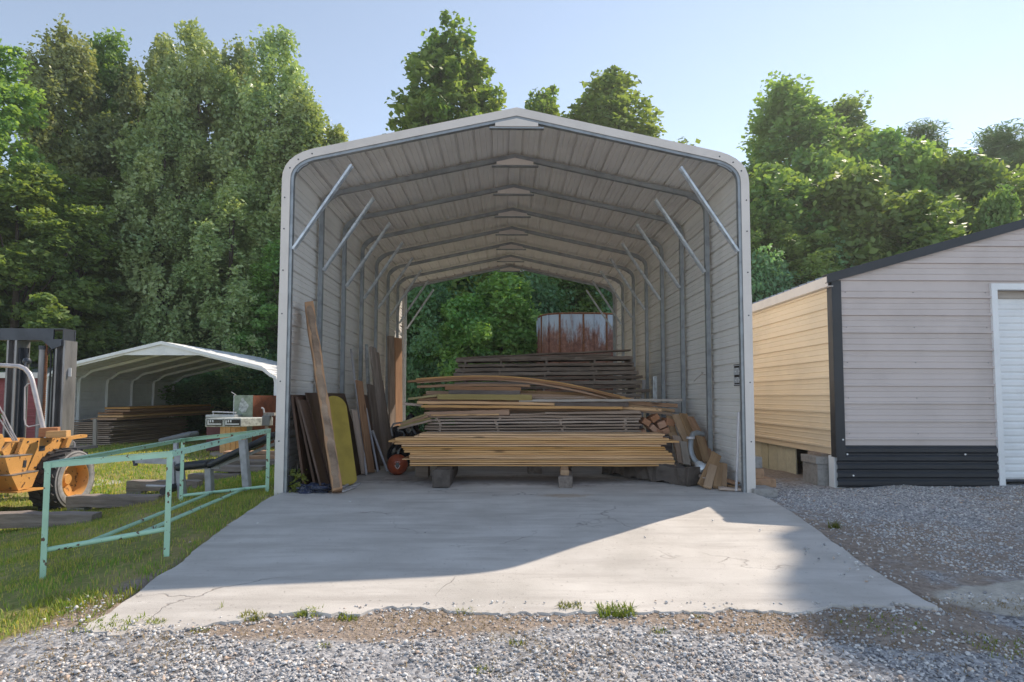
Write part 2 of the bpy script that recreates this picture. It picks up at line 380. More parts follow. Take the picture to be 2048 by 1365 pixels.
ORDS = ['topmost', 'second', 'third', 'fourth', 'fifth', 'sixth', 'seventh', 'eighth', 'ninth', 'tenth', 'eleventh', 'twelfth', 'thirteenth', 'fourteenth', 'fifteenth', 'sixteenth', 'seventeenth', 'eighteenth', 'nineteenth', 'twentieth', 'twenty-first', 'twenty-second', 'twenty-third', 'twenty-fourth']

# ================================================================== SETTING
def slab_front(x): return 3.50+.30*sstep(-2.4, -.2, x)+.02*x*0 - .04*sstep(.5, 2.6, x)
def build_ground():
    xs = np.concatenate([np.linspace(-90, -12, 28)[:-1], np.arange(-12, -7, .3), np.arange(-7, 7.5, .09), np.arange(7.5, 14, .3), np.linspace(14, 90, 28)])
    ys = np.concatenate([np.linspace(-40, 0, 14)[:-1], np.arange(0, 10, .09), np.arange(10, 20, .25), np.linspace(20, 150, 30)])
    X, Y = np.meshgrid(xs, ys); Z = ground_z(X, Y)
    Z = np.where((X > -2.45) & (X < 2.7) & (Y > 3.95) & (Y < 15.6), Z-.12, Z)
    co = np.stack([X, Y, Z], -1).reshape(-1, 3); nx, ny = len(xs), len(ys)
    i, j = np.meshgrid(np.arange(nx-1), np.arange(ny-1)); a = (j*nx+i).ravel()
    idx = np.stack([a, a+1, a+nx+1, a+nx], 1).ravel()
    me = np_mesh('ground', co, 4, idx, M['ground'], True)
    x = co[:, 0]; y = co[:, 1]
    wob = .25*np.sin(x*1.7+y)+.2*np.sin(x*.6-1.9*y)
    grass = sstep(2.2, 2.9, -x+.25*wob)*sstep(3.0, 3.5, y+.3*wob)
    grass = np.maximum(grass, sstep(15.5, 17.5, y+wob))
    gravel = np.where(y < 4.2, sstep(3.75, 3.35, y+.12*wob)*1.0, 0)*0.0
    gravel = (1-sstep(3.15, 3.62, y+.5*wob))*(1-.9*sstep(1.6, 2.8, -x-.5*(y-2.8)+.3*wob))
    gravel = np.maximum(gravel, sstep(2.6, 3.1, x)*(1-sstep(8.5, 9.5, y))*(.52+.35*wob))
    patch = sstep(1.0, .45, np.hypot((x-3.85)/1.6, (y-3.95)/.42))
    patch = 1-sstep(.45, 1.0, np.hypot((x-3.9)/1.5, (y-4.0)/.45))
    patch = np.maximum(patch, .9*(1-sstep(.4, 1.0, np.hypot((x+8.2)/1.6, (y-11.5)/.7))))
    z = np.stack([grass, gravel, patch, np.ones_like(x)], 1).astype(np.float32)
    ca = me.color_attributes.new('zone', 'FLOAT_COLOR', 'POINT'); ca.data.foreach_set('color', z.ravel())
    o = bpy.data.objects.new('ground', me); COL.objects.link(o); tag(o, 'lawn, dirt and gravel yard around the carports', kind='structure')
build_ground()

def build_slab():
    rng = np.random.default_rng(3)
    nx, ny = 150, 170
    ts = np.linspace(0, 1, nx); us = np.linspace(0, 1, ny)**1.4
    jag = np.cumsum(rng.normal(0, .022, nx)); jag -= np.linspace(jag[0], jag[-1], nx); jag = np.clip(jag, -.12, .12)+rng.normal(0, .012, nx)
    ljag = np.convolve(rng.normal(0, .02, ny), np.ones(5)/5, 'same')
    V = []
    for j, u in enumerate(us):
        for i, t in enumerate(ts):
            xf = -2.30+t*(2.62+2.30)
            yf = float(slab_front(xf))+jag[i]
            y = yf+(15.95-yf)*u
            xl = -2.33-.26*float(sstep(3.5, 6.6, y))+ljag[j]*(y < 7); xr = 2.62+.30*float(sstep(3.6, 6.8, y))+ljag[-j-1]*(y < 7)
            x = xl+(xr-xl)*t
            z = float(slab_z(y))+.004*math.sin(2.3*x+y)+.003*math.sin(5*y+3*x)
            V.append((x, y, z))
    F = [(j*nx+i, j*nx+i+1, (j+1)*nx+i+1, (j+1)*nx+i) for j in range(ny-1) for i in range(nx-1)]
    rim = [i for i in range(nx)]+[(j*nx+nx-1) for j in range(1, ny)]+[(ny-1)*nx+i for i in range(nx-2, -1, -1)]+[j*nx for j in range(ny-2, 0, -1)]
    b0 = len(V)
    for r in rim:
        x, y, z = V[r]; V.append((x*1.012, y-.05 if y < 4.2 else y, z-.12))
    n = len(rim); F += [(rim[k], b0+k, b0+(k+1) % n, rim[(k+1) % n]) for k in range(n)]
    mb = MB(); mb.add(V, F); o = mb.build('concrete_slab', M['concrete'], smooth=True, origin=(0, 0, 0)); tag(o, 'pale concrete slab sloping out of the carport', kind='structure')
build_slab()

# ------------------------------------------------------------------ ribbed sheet metal
def rib_stops(L, pitch=.229, first=.115, h=.034, minor=True, flat=.013, slope=.006):
    st = [(0, 0)]; s = first
    while s < L-.03:
        st += [(s-flat-slope, 0), (s-flat, h), (s+flat, h), (s+flat+slope, 0)]
        if minor:
            for k in (1, 2):
                q = s+pitch*k/3
                if q < L-.03: st += [(q-.012, 0), (q-.005, h*.22), (q+.005, h*.22), (q+.012, 0)]
        s += pitch
    st = [q for q in st if 0 <= q[0] <= L]; st.append((L, 0)); st.sort(key=lambda q: q[0]); return st
def path_len(p): return sum((Vector(b)-Vector(a)).length for a, b in zip(p, p[1:]))
def path_at(p, s):
    for k, (a, b) in enumerate(zip(p, p[1:])):
        a = Vector(a); b = Vector(b); l = (b-a).length
        if s <= l+1e-9 or k == len(p)-2:
            d = (b-a)/l; return a+d*s, Vector((-d.y, d.x))
        s -= l
def ribbed(mb, path, f, a0, a1, side=1, na=1, **kw):
    """path: 2D polyline; f(p2, a) -> 3D; a0,a1 numbers or functions of the 2D point"""
    L = path_len(path); st = rib_stops(L, **kw)
    acc = 0; corners = []
    for a, b in zip(path[:-2], path[1:-1]): acc += (Vector(b)-Vector(a)).length; corners.append((acc, 0))
    st = sorted(st+[c for c in corners], key=lambda q: q[0])
    vs = []; fs = []
    for s, o in st:
        p, n = path_at(path, s); q = p+n*o*side
        A = a0(q) if callable(a0) else a0; B = a1(q) if callable(a1) else a1
        for k in range(na+1): vs.append(f(q, A+(B-A)*k/na))
    m = na+1
    for i in range(len(st)-1):
        for k in range(na): fs.append((i*m+k, i*m+k+1, (i+1)*m+k+1, (i+1)*m+k))
    mb.add(vs, fs); return mb

# ================================================================== MAIN CARPORT
CX, HW, Y0, SP, NR = .14, 2.785, 7.2, 1.22, 8
ZW, ZT, ZR, TO = 3.745, 4.068, 4.60, .32          # wall top, end of the bend, ridge, bend offset
def outline(off=0.0):
    """left base -> ridge -> right base, offset inwards by off"""
    hw = HW-off; zr = ZR-off*1.02; sl = (ZR-ZT)/(HW-TO)
    R = TO; pts = [(-hw, 0), (-hw, ZW-.02)]
    zc = lambda x: zr-(abs(x))*sl
    x1 = -(HW-TO)+off*.15
    P0 = Vector((-hw, ZW-.02)); P2 = Vector((x1, zc(x1))); P1 = Vector((-hw, zc(-hw)-.02))
    for k in range(1, 6):
        t = k/6; pts.append(tuple(P0*(1-t)**2+P1*2*t*(1-t)+P2*t*t))
    pts += [tuple(P2), (0, zr)]
    pts += [(-x, z) for x, z in reversed(pts[:-1])]
    return [(x+CX, z) for x, z in pts]
def build_carport():
    root = thing('carport', 'large almond metal carport over the lumber, with arched galvanised frames', 'carport', (CX, Y0, 0))
    Y1 = Y0+SP*(NR-1)+.03
    o = outline(0); f = lambda q, a: Vector((q.x, a, q.y))
    iL, iR = 2, len(o)-3
    ribbed(MB(), o[:3], f, Y0, Y1, first=.17).build('wall_panel', M['panel'], root)
    ribbed(MB(), list(reversed(o[-3:])), f, Y0, Y1, side=-1, first=.17).build('wall_panel', M['panel'], root)
    mid = o[iL:iR+1]; half = len(mid)//2
    mb = MB(); ribbed(mb, mid[:half+1], f, Y0, Y1, first=.10); ribbed(mb, list(reversed(mid[half:])), f, Y0, Y1, side=-1, first=.10)
    mb.build('roof_panel', M['panel'], root)
    # frames
    oi, oo = outline(.105), outline(.045)
    for r in range(NR):
        y = Y0+.035+SP*r - (.06 if r == NR-1 else 0); w = .03
        mb = MB(); n = len(oi); vs = []
        for (xi, zi), (xo, zo) in zip(oi, oo): vs += [(xi, y-w, zi), (xo, y-w, zo), (xo, y+w, zo), (xi, y+w, zi)]
        fs = [(i*4+k, i*4+(k+1) % 4, (i+1)*4+(k+1) % 4, (i+1)*4+k) for i in range(n-1) for k in range(4)]
        mb.add(vs, fs).build('frame_arch', M['tube'], root)
        # peak gusset
        sl = (ZR-ZT)/(HW-TO); zt = ZR-.105
        mb = MB(); mb.prism([(CX-.26, y-w-.004, zt-.26*sl), (CX, y-w-.004, zt), (CX+.26, y-w-.004, zt-.26*sl), (CX+.26, y-w-.004, zt-.098), (CX-.26, y-w-.004, zt-.098)], (0, -.006, 0))
        mb.build('peak_gusset', M['trim'], root)
        mb = MB(); mb.bx((CX-.33, y-.028, zt-.118), (CX+.33, y+.028, zt-.0995)); mb.build('peak_tie', M['tube'], root)
        for s in (-1, 1):
            a = Vector((CX+s*(HW-.11), y-.035, 2.88)); b = Vector((CX+s*(HW-.79), y-.035, 3.91))
            mb = MB(); d = (b-a).normalized(); nrm = Vector((d.z, 0, -d.x))
            # U channel
            mb.bar(a, b, .075, .004, nrm)
            for e in (-1, 1): mb.bar(a+Vector((0, e*.0, 0))+Vector((0, e*.0355, 0))-nrm*s*0.014, b+Vector((0, e*.0355, 0))-nrm*s*.014, .004, .03, nrm)
            mb.build('knee_brace', M['brace'], root)
            # bend sleeve, the thicker piece where post and rafter meet
            k = (2, 8) if s < 0 else (len(oi)-9, len(oi)-3)
            q = outline(.12)[k[0]+1:k[1]-1]; p = outline(.104)[k[0]+1:k[1]-1]
            mb = MB(); vs = []
            for (xi, zi), (xo, zo) in zip(q, p): vs += [(xi, y-.018, zi), (xo, y-.018, zo), (xo, y+.018, zo), (xi, y+.018, zi)]
            m = len(q); mb.add(vs, [(i*4+k2, i*4+(k2+1) % 4, (i+1)*4+(k2+1) % 4, (i+1)*4+k2) for i in range(m-1) for k2 in range(4)]+[(0, 1, 2, 3), tuple(range(4*m-1, 4*m-5, -1))])
            mb.build('bend_sleeve', M['tube'], root)
    for s in (-1, 1):
        x = CX+s*(HW-.045)
        MB().bx((x-.03, Y0+.07, .004), (x+.03, Y1-.05, .062)).build('base_rail', M['tube'], root)
    # end trims, front and back
    for y, d in ((Y0-.003, 1), (Y1+.003, -1)):
        A = outline(-.03); B = outline(.07); n = len(A)
        lowz = -.03
        mb = MB(); vs = []
        for (xa, za), (xb, zb) in zip(A, B):
            if za <= 0: za = zb = lowz
            vs += [(xa, y, za), (xb, y, zb), (xb, y-.005*d, zb), (xa, y-.005*d, za), (xa, y+.075*d, za)]
        fs = []
        for i in range(n-1):
            a, b = i*5, i*5+5
            fs += [(a+3, a+2, b+2, b+3), (a+1, a+0, b+0, b+1), (a+2, a+1, b+1, b+2), (a+3, b+3, b+4, a+4)]
        t = mb.add(vs, fs).build('end_trim', M['trim'], root)
        # lap joints and screw heads
        mbs = MB()
        for s in (-1, 1):
            for z in (.6, 1.3, 2.1, 2.62, 3.12, 3.5):
                mbs.lathe([(.0, -.004*d), (.008, -.003*d), (.009, 0)], (CX+s*(HW-.01), y-.009*d, z), 'y', 8)
            for k in (3, 5, 7):
                xa, za = A[k]; xb, zb = B[k]; x = xa*.4+xb*.6; z = za*.4+zb*.6
                if s > 0: x = 2*CX-x
                mbs.lathe([(.0, -.004*d), (.009, -.003*d), (.01, 0)], (x, y-.006*d, z), 'y', 8)
        mbs.build('screw_heads', M['dark_steel'], t)
        if d == 1:
            for s, zz in ((-1, 2.35), (1, 2.35)):
                xx = CX+s*(HW-.02)
                MB().bx((xx-.0525, y-.0085, -.03), (xx+.0525, y-.0052, zz)).build('lapped_trim_piece', M['trim'], t)
    return root
build_carport()

# ================================================================== GARAGE ON THE RIGHT
def build_garage():
    FX, FY = 4.27, 7.8                      # front left corner
    root = thing('garage', 'beige metal garage with black trim, ribbed siding and a white roll-up door', 'garage', (FX, FY, 0))
    ZE, SL, RX = 2.69, .283, 8.9
    RE = 2*RX-FX
    DL, DR, DT = 6.33, 9.1, 2.56
    f = lambda q, a: Vector((a, FY-q.x, q.y))
    zl = lambda z: FX if z <= ZE else min(FX+(z-ZE)/SL, RX)
    zr = lambda z: RE if z <= ZE else max(RE-(z-ZE)/SL, RX)
    kw = dict(first=.10, h=.03)
    BZ = .50
    w = MB()
    ribbed(w, [(0, BZ), (0, DT)], f, FX, DL, side=-1, **kw)
    ribbed(w, [(0, BZ), (0, DT)], f, DR, RE, side=-1, **kw)
    n0 = kw['first']+.229*math.ceil((DT-BZ-kw['first'])/.229)-(DT-BZ)
    ribbed(w, [(0, DT), (0, ZE+SL*(RX-FX)-.01)], f, lambda q: zl(q.y), lambda q: zr(q.y), side=-1, first=n0, h=.03)
    w.build('front_wall', M['siding'], root)
    g = lambda q, a: Vector((FX-q.x, a, q.y))
    s = MB(); ribbed(s, [(0, .38), (0, ZE-.03)], g, FY, FY+9, side=-1, **kw); s.build('side_wall', M['siding_bounce'], root)
    g2 = lambda q, a: Vector((RE+q.x, a, q.y))
    s = MB(); ribbed(s, [(0, .02), (0, ZE-.03)], g2, FY, FY+9, side=-1, **kw); s.build('side_wall', M['siding_bounce'], root)
    b = MB(); b.prism([(FX, FY+9, 0), (RE, FY+9, 0), (RE, FY+9, ZE), (RX, FY+9, ZE+SL*(RX-FX)), (FX, FY+9, ZE)], (0, .01, 0)); b.build('back_wall', M['siding'], root)
    sw = MB()
    for zz in np.arange(BZ+.10+.06, DT, .458):
        for xx in (FX+.16, FX+1.05, DL-.06): sw.lathe([(0, -.006), (.006, -.005), (.007, 0)], (xx, FY-.001, float(zz)), 'y', 6)
    sw.build('siding_screws', M['grey_steel'], root)
    # black skirt of ribbed sheet below the beige
    k = MB(); fk = lambda q, a: Vector((a, FY-.006-q.x, q.y))
    ribbed(k, [(0, -.02), (0, BZ+.012)], fk, FX-.02, DL, side=-1, pitch=.105, first=.05, h=.02, minor=False, flat=.022, slope=.022); k.build('skirt_panel', M['black_trim'], root)
    sc = MB()
    for x, z in ((4.38, .40), (4.45, .13), (4.33, .585), (5.9, .40)): sc.lathe([(0, -.008), (.011, -.006), (.012, 0)], (x, FY-.03, z), 'y', 10)
    sc.build('screw_heads', M['white_paint'], root)
    # roof sheets, ribs running up the slope
    for side in (-1, 1):
        x0 = FX-.09 if side < 0 else RE+.09
        z0 = ZE-.09*SL+.03; z1 = ZE+SL*(RX-FX)+.03
        fr = (lambda q, a: Vector((x0+(RX-x0)*a, q.x, z0+(z1-z0)*a+q.y)))
        r = MB(); ribbed(r, [(FY-.05, 0), (FY+9.05, 0)], fr, 0, 1, first=.1, h=.022, minor=False); r.build('roof_sheet', M['roof_metal'], root)
        # rake trim in front, black
        t = MB(); pz = lambda x: ZE+.035+SL*(x-FX) if side < 0 else ZE+.035+SL*(RE-x)
        xa = FX-.11 if side < 0 else RE+.11
        t.prism([(xa, FY-.075, pz(xa)-.095), (RX, FY-.075, pz(RX)-.095), (RX, FY-.075, pz(RX)+.022), (xa, FY-.075, pz(xa)+.022)], (0, .012, 0))
        t.prism([(xa, FY-.063, pz(xa)+.010), (RX, FY-.063, pz(RX)+.010), (RX, FY-.063, pz(RX)+.022), (xa, FY-.063, pz(xa)+.022)], (0, .11, 0))
        t.prism([(xa, FY-.062, pz(xa)-.095), (RX, FY-.062, pz(RX)-.095), (RX, FY-.062, pz(RX)-.085), (xa, FY-.062, pz(xa)-.085)], (0, .04, 0))
        t.build('rake_trim', M['black_trim'], root)
        # eave fascia
        e = MB(); xe = x0+.004*side
        e.bx((xe-.006, FY-.05, z0-.135), (xe+.006, FY+9.05, z0-.004)); 
        e.bx((min(xe, FX if side < 0 else RE)+.007, FY-.05, z0-.135), (max(xe, FX if side < 0 else RE)-.02, FY+9.05, z0-.127)); e.build('eave_fascia', M['trim'], root)
    # corner trim
    c = MB(); c.bx((FX-.028, FY-.032, .36), (FX+.09, FY-.022, ZE-.05)); c.bx((FX-.034, FY-.032, .36), (FX-.024, FY+.085, ZE-.08)); c.build('corner_trim', M['black_trim'], root)
    # pier blocks, vertical skirting boards, white corner post
    MB().bx((FX-.03, FY+.03, -.08), (FX+.11, FY+.17, .37)).build('corner_post', M['white_paint'], root, bevel=.004)
    rng = random.Random(5); y = FY+1.25
    while y < FY+9:
        wd = .27+rng.random()*.06; MB().box((FX+.06+rng.random()*.012, y+wd/2, .13), (.02, wd-.012, .50)).build('skirting_board', M['skirt_board'], root); y += wd
    # door: white frame, header board, slatted curtain
    d = MB(); d.bx((DL-.002, FY-.035, -.02), (DL+.075, FY+.06, DT+.05)); d.bx((DL+.075, FY-.035, DT-.03), (DR-.075, FY+.06, DT+.05)); d.bx((DR-.075, FY-.035, -.02), (DR, FY+.06, DT+.05))
    fr = d.build('door_frame', M['white_paint'], root)
    h = MB(); h.bx((DL+.08, FY+.07, DT-.13), (DR-.08, FY+.11, DT-.032)); h.build('door_header', M['greywood'], root)
    q = MB(); fd = lambda p, a: Vector((a, FY+.10-p.x, p.y))
    ribbed(q, [(0, .07), (0, DT-.12)], fd, DL+.076, DR-.076, side=-1, pitch=.092, first=.045, h=.011, minor=False, flat=.022, slope=.02)
    dr = q.build('roll_up_door', M['white_paint'], root)
    MB().bx((DL+.08, FY+.075, .04), (DR-.08, FY+.098, .07)).build('bottom_seal', M['dark_steel'], dr)
    return FX, FY
FX, FY = build_garage()
# pier under the garage corner: each block is a thing
o = MB().box((4.215, 8.21, .095), (.20, .40, .30)).build('concrete_block', M['block'], bevel=.006); tag(o, 'grey concrete block standing under the garage side wall as a pier', 'block')
o = MB().box((4.205, 8.21, .296), (.22, .42, .10)).build('cap_block', M['block'], bevel=.005); tag(o, 'flat cap block on top of the pier under the garage side wall', 'block')
o = MB().box((4.24, 8.21, .365), (.12, .36, .038)).build('shim_board', M['darkwood']); tag(o, 'dark wooden shim between the pier cap and the garage wall', 'shim')
# bricks stacked beside the carport post
def block_thing(u0, u1, v0, v1, y, depth, mat, name, label, cat):
    a = P(u0, v0, y); b = P(u1, v1, y); o = MB().bx((a.x, y, b.z), (b.x, y+depth, a.z)).build(name, mat, bevel=.006); return tag(o, label, cat)
block_thing(1508, 1556, 979, 996, 7.12, .34, M['block'], 'paving_block', 'pale grey concrete block lying loose on the dirt in front of the bricks', 'block')
block_thing(1508, 1553, 959, 975.5, 7.5, .3, M['brick_tan'], 'wide_brick', 'wide reddish brick at the bottom of the pile beside the carport post', 'brick')
block_thing(1508, 1529, 938, 958.4, 7.56, .25, M['brick_tan'], 'small_brick', 'tan brick in the middle of the pile beside the carport post', 'brick')
block_thing(1508, 1525, 915, 937.5, 7.6, .2, M['block'], 'dark_block', 'dark grey block on top of the brick pile beside the carport post', 'block')

# ================================================================== LUMBER
def plank(name, p0, p1, w, t, mat, label, cat='board', group=None, rough=.003, bow=0.0, seed=0, n=10, side=None, live=False):
    rng = random.Random(seed*7919+len(label)); p0 = Vector(p0); p1 = Vector(p1); L = (p1-p0).length; d = (p1-p0)/L
    if side is None: side = d.cross(Vector((0, 0, 1)))
    side = (Vector(side)-d*Vector(side).dot(d)).normalized(); up = side.cross(d)*-1
    if up.z < 0 and abs(up.z) > .3: up = -up
    Rm = Matrix((d, up.cross(d), up)).transposed()
    V = []; F = []
    ph = rng.random()*6
    for i in range(n+1):
        x = L*i/n; b = bow*math.sin(math.pi*i/n)+rough*.6*math.sin(ph+i*1.3)
        e = .5*rough if i not in (0, n) else 0
        k = 1+(.06*math.sin(ph+i*2.1) if live else 0)
        cs = ((-w/2*k, -t/2), (w/2*k, -t/2), (w/2*k, t/2), (-w/2*k, t/2))
        j = rng.uniform(-e, e)
        for (a, c) in cs: V.append((x+ (rng.uniform(-rough, rough) if i in (0, n) else 0), a+rng.uniform(-rough, rough)*(2 if live else 1), c+b+rng.uniform(-rough, rough)*.8))
    for i in range(n):
        for k in range(4): F.append((i*4+k, i*4+(k+1) % 4, i*4+4+(k+1) % 4, i*4+4+k))
    F += [(3, 2, 1, 0), (n*4, n*4+1, n*4+2, n*4+3)]
    me = bpy.data.meshes.new(name); me.from_pydata(V, [], F); me.materials.append(mat)
    bm = bmesh.new(); bm.from_mesh(me); bmesh.ops.recalc_face_normals(bm, faces=bm.faces); bm.to_mesh(me); bm.free()
    o = bpy.data.objects.new(name, me); COL.objects.link(o); o.matrix_world = Matrix.Translation(p0) @ Rm.to_4x4()
    if t > .008:
        m = o.modifiers.new('bevel', 'BEVEL'); m.width = min(.004, t*.15); m.segments = 1; m.limit_method = 'ANGLE'; m.angle_limit = rad(50)
    return tag(o, label, cat, group)
def pxplank(name, a, b, y, th, depth, mat, label, y1=None, **kw):
    """from left end pixel a to right end pixel b, front face at depth y"""
    A = P(a[0], a[1], y); B = P(b[0], b[1], y1 or y); q = Vector((0, depth/2, 0))
    return plank(name, A+q, B+q, depth, th*(y+.0)/FPX, mat, label, **kw)

rng = random.Random(11)
# front stack of pale pine ------------------------------------------------
g = 'pale pine boards of the front stack'
YF = 8.03; top = P(1000, 868, YF).z; bot = P(1000, 933, YF).z
ends = [(838, 1330), (828, 1326), (790, 1338), (777, 1358), (788, 1334), (803, 1322), (803, 1330), (806, 1332), (808, 1337), (820, 1345), (818, 1344), (819, 1347), (805, 1346), (820, 1350), (819, 1349), (820, 1352)]
n = len(ends); _w = [rng.uniform(.7, 1.35) for _ in ends]; ths = [(top-bot)*q/sum(_w) for q in _w]
for i, (u0, u1) in enumerate(ends):
    th = ths[i]; z = top-sum(ths[:i])-th/2; a = P(u0, 900, YF); b = P(u1, 900, YF)
    dp = .34+rng.random()*.06; jit = rng.uniform(-.012, .012) - (.02 if i in (2, 3, 12) else 0)
    tl = th-.0035-(.006 if rng.random() < .3 else 0)
    plank('pine_board', (a.x, YF+jit+dp/2, z), (b.x, YF+jit+dp/2, z+rng.uniform(-.002, .002)), dp, tl, M['pine'], ORDS[i]+' pale pine board, counted from the top of the front stack', 'board', g, rough=.0022, seed=i, n=14, bow=rng.uniform(-.002, .004))
# a second row of boards behind the visible top edge
# supports
def timber(p0, p1, w, h, mat, label, seed, name='timber_beam', cat='beam', rough=.008): return plank(name, p0, p1, w, h, mat, label, cat, None, rough=rough, seed=seed, n=18 if rough > .02 else 8)
zc = bot/2
timber((P(883, 955, 7.6).x, 7.58, zc), (P(905, 955, 9.3).x-.02, 9.3, zc), .215, bot-.006, M['logbark'], 'weathered dark timber beam under the left part of the pine stack', 3)
timber((P(1131, 960, 7.55).x, 7.56, (bot-.07)/2), (P(1131, 955, 9.3).x, 9.3, (bot-.07)/2), .165, bot-.075, M['tie'], 'square concrete-grey bearer under the middle of the pine stack', 4)
timber((P(1128, 940, 7.75).x, 7.66, bot-.036), (P(1128, 940, 9).x, 9.0, bot-.036), .10, .066, M['scrap'], 'short pine block lying on the middle bearer', 5, 'pine_block', 'block')
timber((2.42, 7.72, .115), (1.55, 9.0, .13), .27, .22, M['logbark'], 'big dark log timber jutting out under the right end of the pine stack', 6, 'log_timber', 'timber', .028)
o = MB().bx((P(832, 950, 8.6).x, 8.55, 0), (P(857, 950, 8.6).x, 8.8, bot-.01)).build('spacer_block', M['darkwood'], bevel=.006); tag(o, 'dark wooden block behind the ball under the left end of the pine stack', 'block')

# middle stack, stickered --------------------------------------------------
YM = 8.95
g = 'boards of the stickered middle stack'
vs_ = [(834.5, 833.0), (841, 837.8), (847.5, 843.8), (853.5, 850), (859, 856.5), (865, 862.5)]
us_ = [(848, 1284), (853, 1281), (855, 1278), (850, 1284), (849, 1279), (852, 1282)]
def stickered(us_, vs_, y, px_th, depth, mat, g, what, sticks, smat, sname, live=False, rough=.004, seed0=0):
    zs = []
    for i, ((u0, u1), (v0, v1)) in enumerate(zip(us_, vs_)):
        dp = depth+random.Random(seed0+i).uniform(-.03, .03)
        a = P(u0, v0, y); b = P(u1, v1, y); j = random.Random(seed0+i).uniform(-.012, .012)
        plank('stacked_board', (a.x, y+j+dp/2, a.z), (b.x, y+j+dp/2, b.z), dp, px_th[i]*y/FPX, mat, ORDS[i]+' '+what, 'board', g, rough=rough, seed=seed0+i, n=16, live=live)
        zs.append((a, b, px_th[i]*y/FPX))
    for i in range(len(zs)-1):
        (a, b, t), (a2, b2, t2) = zs[i], zs[i+1]
        for su in sticks:
            x = P(su+random.Random(i*31+su).uniform(-5, 5), 800, y).x
            k = (x-a.x)/(b.x-a.x); zt = a.z+(b.z-a.z)*k-t/2; k = (x-a2.x)/(b2.x-a2.x); zb = a2.z+(b2.z-a2.z)*k+t2/2
            if zt-zb < .004: continue
            o = MB().bx((x-.018, y-.004, zb), (x+.018, y+depth-.02, zt)).build('sticker', smat); tag(o, 'small wooden sticker strip '+sname, 'sticker', 'sticker strips '+sname)
stickered(us_, vs_, YM, [4.4, 3.6, 3.6, 3.6, 3.6, 3.6], .34, M['stick'], g, 'thin grey-brown board, counted from the top of the stickered middle stack', (877, 996, 1124, 1252), M['stick'], 'between layers of the middle stack', seed0=40)
# what the middle stack stands on
zb = P(1000, 868, YM).z
for k, u in enumerate((890, 1070, 1250)):
    a = P(u, 900, YM); plank('bearer', (a.x, YM+.02, zb/2), (a.x, YM+.34, zb/2), .2, zb-.004, M['tie'], ('left', 'middle', 'right')[k]+'most bearer block under the stickered middle stack' if k != 1 else 'middle bearer block under the stickered middle stack', 'bearer', 'bearers under the middle stack', seed=60+k)
# loose boards on top of it
LB = [  # a, b, y, px thickness, depth, material, label, bow
 ((848, 830), (1019, 825), 8.98, 11, .05, 'oldpine', 'wide reddish board standing on edge on top of the middle stack', 0),
 ((862, 831), (998, 829.5), 8.93, 3, .04, 'pine', 'thin pale strip in front of the reddish on-edge board', 0),
 ((1020, 830), (1280, 822.5), 8.98, 3.5, .18, 'stick', 'dark grey board lying right of the reddish on-edge board', 0),
 ((1090, 827), (1282, 826), 8.95, 4, .12, 'stick', 'short grey board lying under the dark grey board', 0),
 ((842, 813), (1246, 816.5), 8.92, 5, .10, 'pine', 'long pale board just below the pine board with nail holes', .0),
 ((834, 805.5), (1324, 821), 9.0, 5.5, .24, 'pine', 'long pale pine board with nail holes slanting down to the right', .035),
 ((806, 808), (845, 811), 9.05, 5, .14, 'stick', 'grey board end poking out left towards the carport wall', 0),
 ((816, 798.5), (876, 791), 9.0, 4.5, .12, 'olive', 'short olive board tilted at the left end of the loose lumber', 0),
 ((836, 800), (900, 796), 9.1, 4, .12, 'oldpine', 'short brown board under the tilted olive board', 0),
 ((875, 794), (1064, 795.5), 8.97, 11, .05, 'olive', 'olive-yellow board standing on edge in the loose lumber', 0),
 ((897, 785), (1041, 786), 9.03, 9, .14, 'bark', 'bark-edged slab lying under the bowed boards', 0),
 ((890, 776), (1042, 779), 9.06, 8, .10, 'oldpine', 'reddish brown board lying on the bark-edged slab', 0),
 ((834, 774), (1060, 772), 9.25, 5, .14, 'oldpine', 'brown board in the middle of the bowed boards', .02),
 ((815, 763.5), (1240, 795), 9.2, 4.5, .12, 'oldpine', 'long bowed board whose left end pokes out farthest', .16),
 ((831, 759.5), (1262, 800), 9.28, 5, .14, 'pine', 'topmost bowed pine board arching across the loose lumber', .17),
 ((833, 765.5), (1215, 797), 9.24, 4, .1, 'oldpine', 'bowed board just under the topmost bowed pine board', .15),
 ((1064, 797), (1170, 795.5), 9.1, 4, .12, 'stick', 'short grey board right of the olive-yellow board', 0),
 ((1038, 802), (1365, 800.5), 8.99, 5, .14, 'greywood', 'long bleached board reaching right to the carport wall', 0),
 ((1110, 810.5), (1258, 809.5), 8.95, 9, .08, 'bark', 'dark bark-edged slab below the long bleached board', 0),
 ((1256, 806), (1356, 812), 9.1, 8, .12, 'oldpine', 'brown board slanting down under the bleached board at right', 0),
 ((1255, 812), (1350, 822), 9.0, 6, .14, 'scrap', 'tan board slanting down to the scrap pile', 0),
 ((1240, 818), (1345, 828), 9.06, 6, .12, 'stick', 'dark board slanting down above the cut blocks', 0),
]
for k_, (u0_, u1_, v0_, v1_, t_, m_) in enumerate(((852, 1268, 786, 800, 8, 'oldpine'), (846, 1290, 792, 806, 7, 'scrap'), (840, 1276, 800, 812, 9, 'oldpine'), (856, 1300, 808, 816, 8, 'stick'), (850, 1284, 816, 822, 9, 'oldpine'), (860, 1278, 824, 828, 8, 'stick'), (900, 1240, 780, 793, 7, 'scrap'))):
    LB.append(((u0_, v0_), (u1_, v1_), 9.36+.02*k_, t_, .22, m_, ORDS[k_]+' brown board filling the back of the loose lumber, counted from its front', .01))
for i, (a, b, y, t, dp, m, lab, bw) in enumerate(LB):
    pxplank('loose_board', a, b, y, t, dp, M[m], lab, group='loose boards on the middle stack', seed=100+i, rough=.003, bow=bw, n=16)
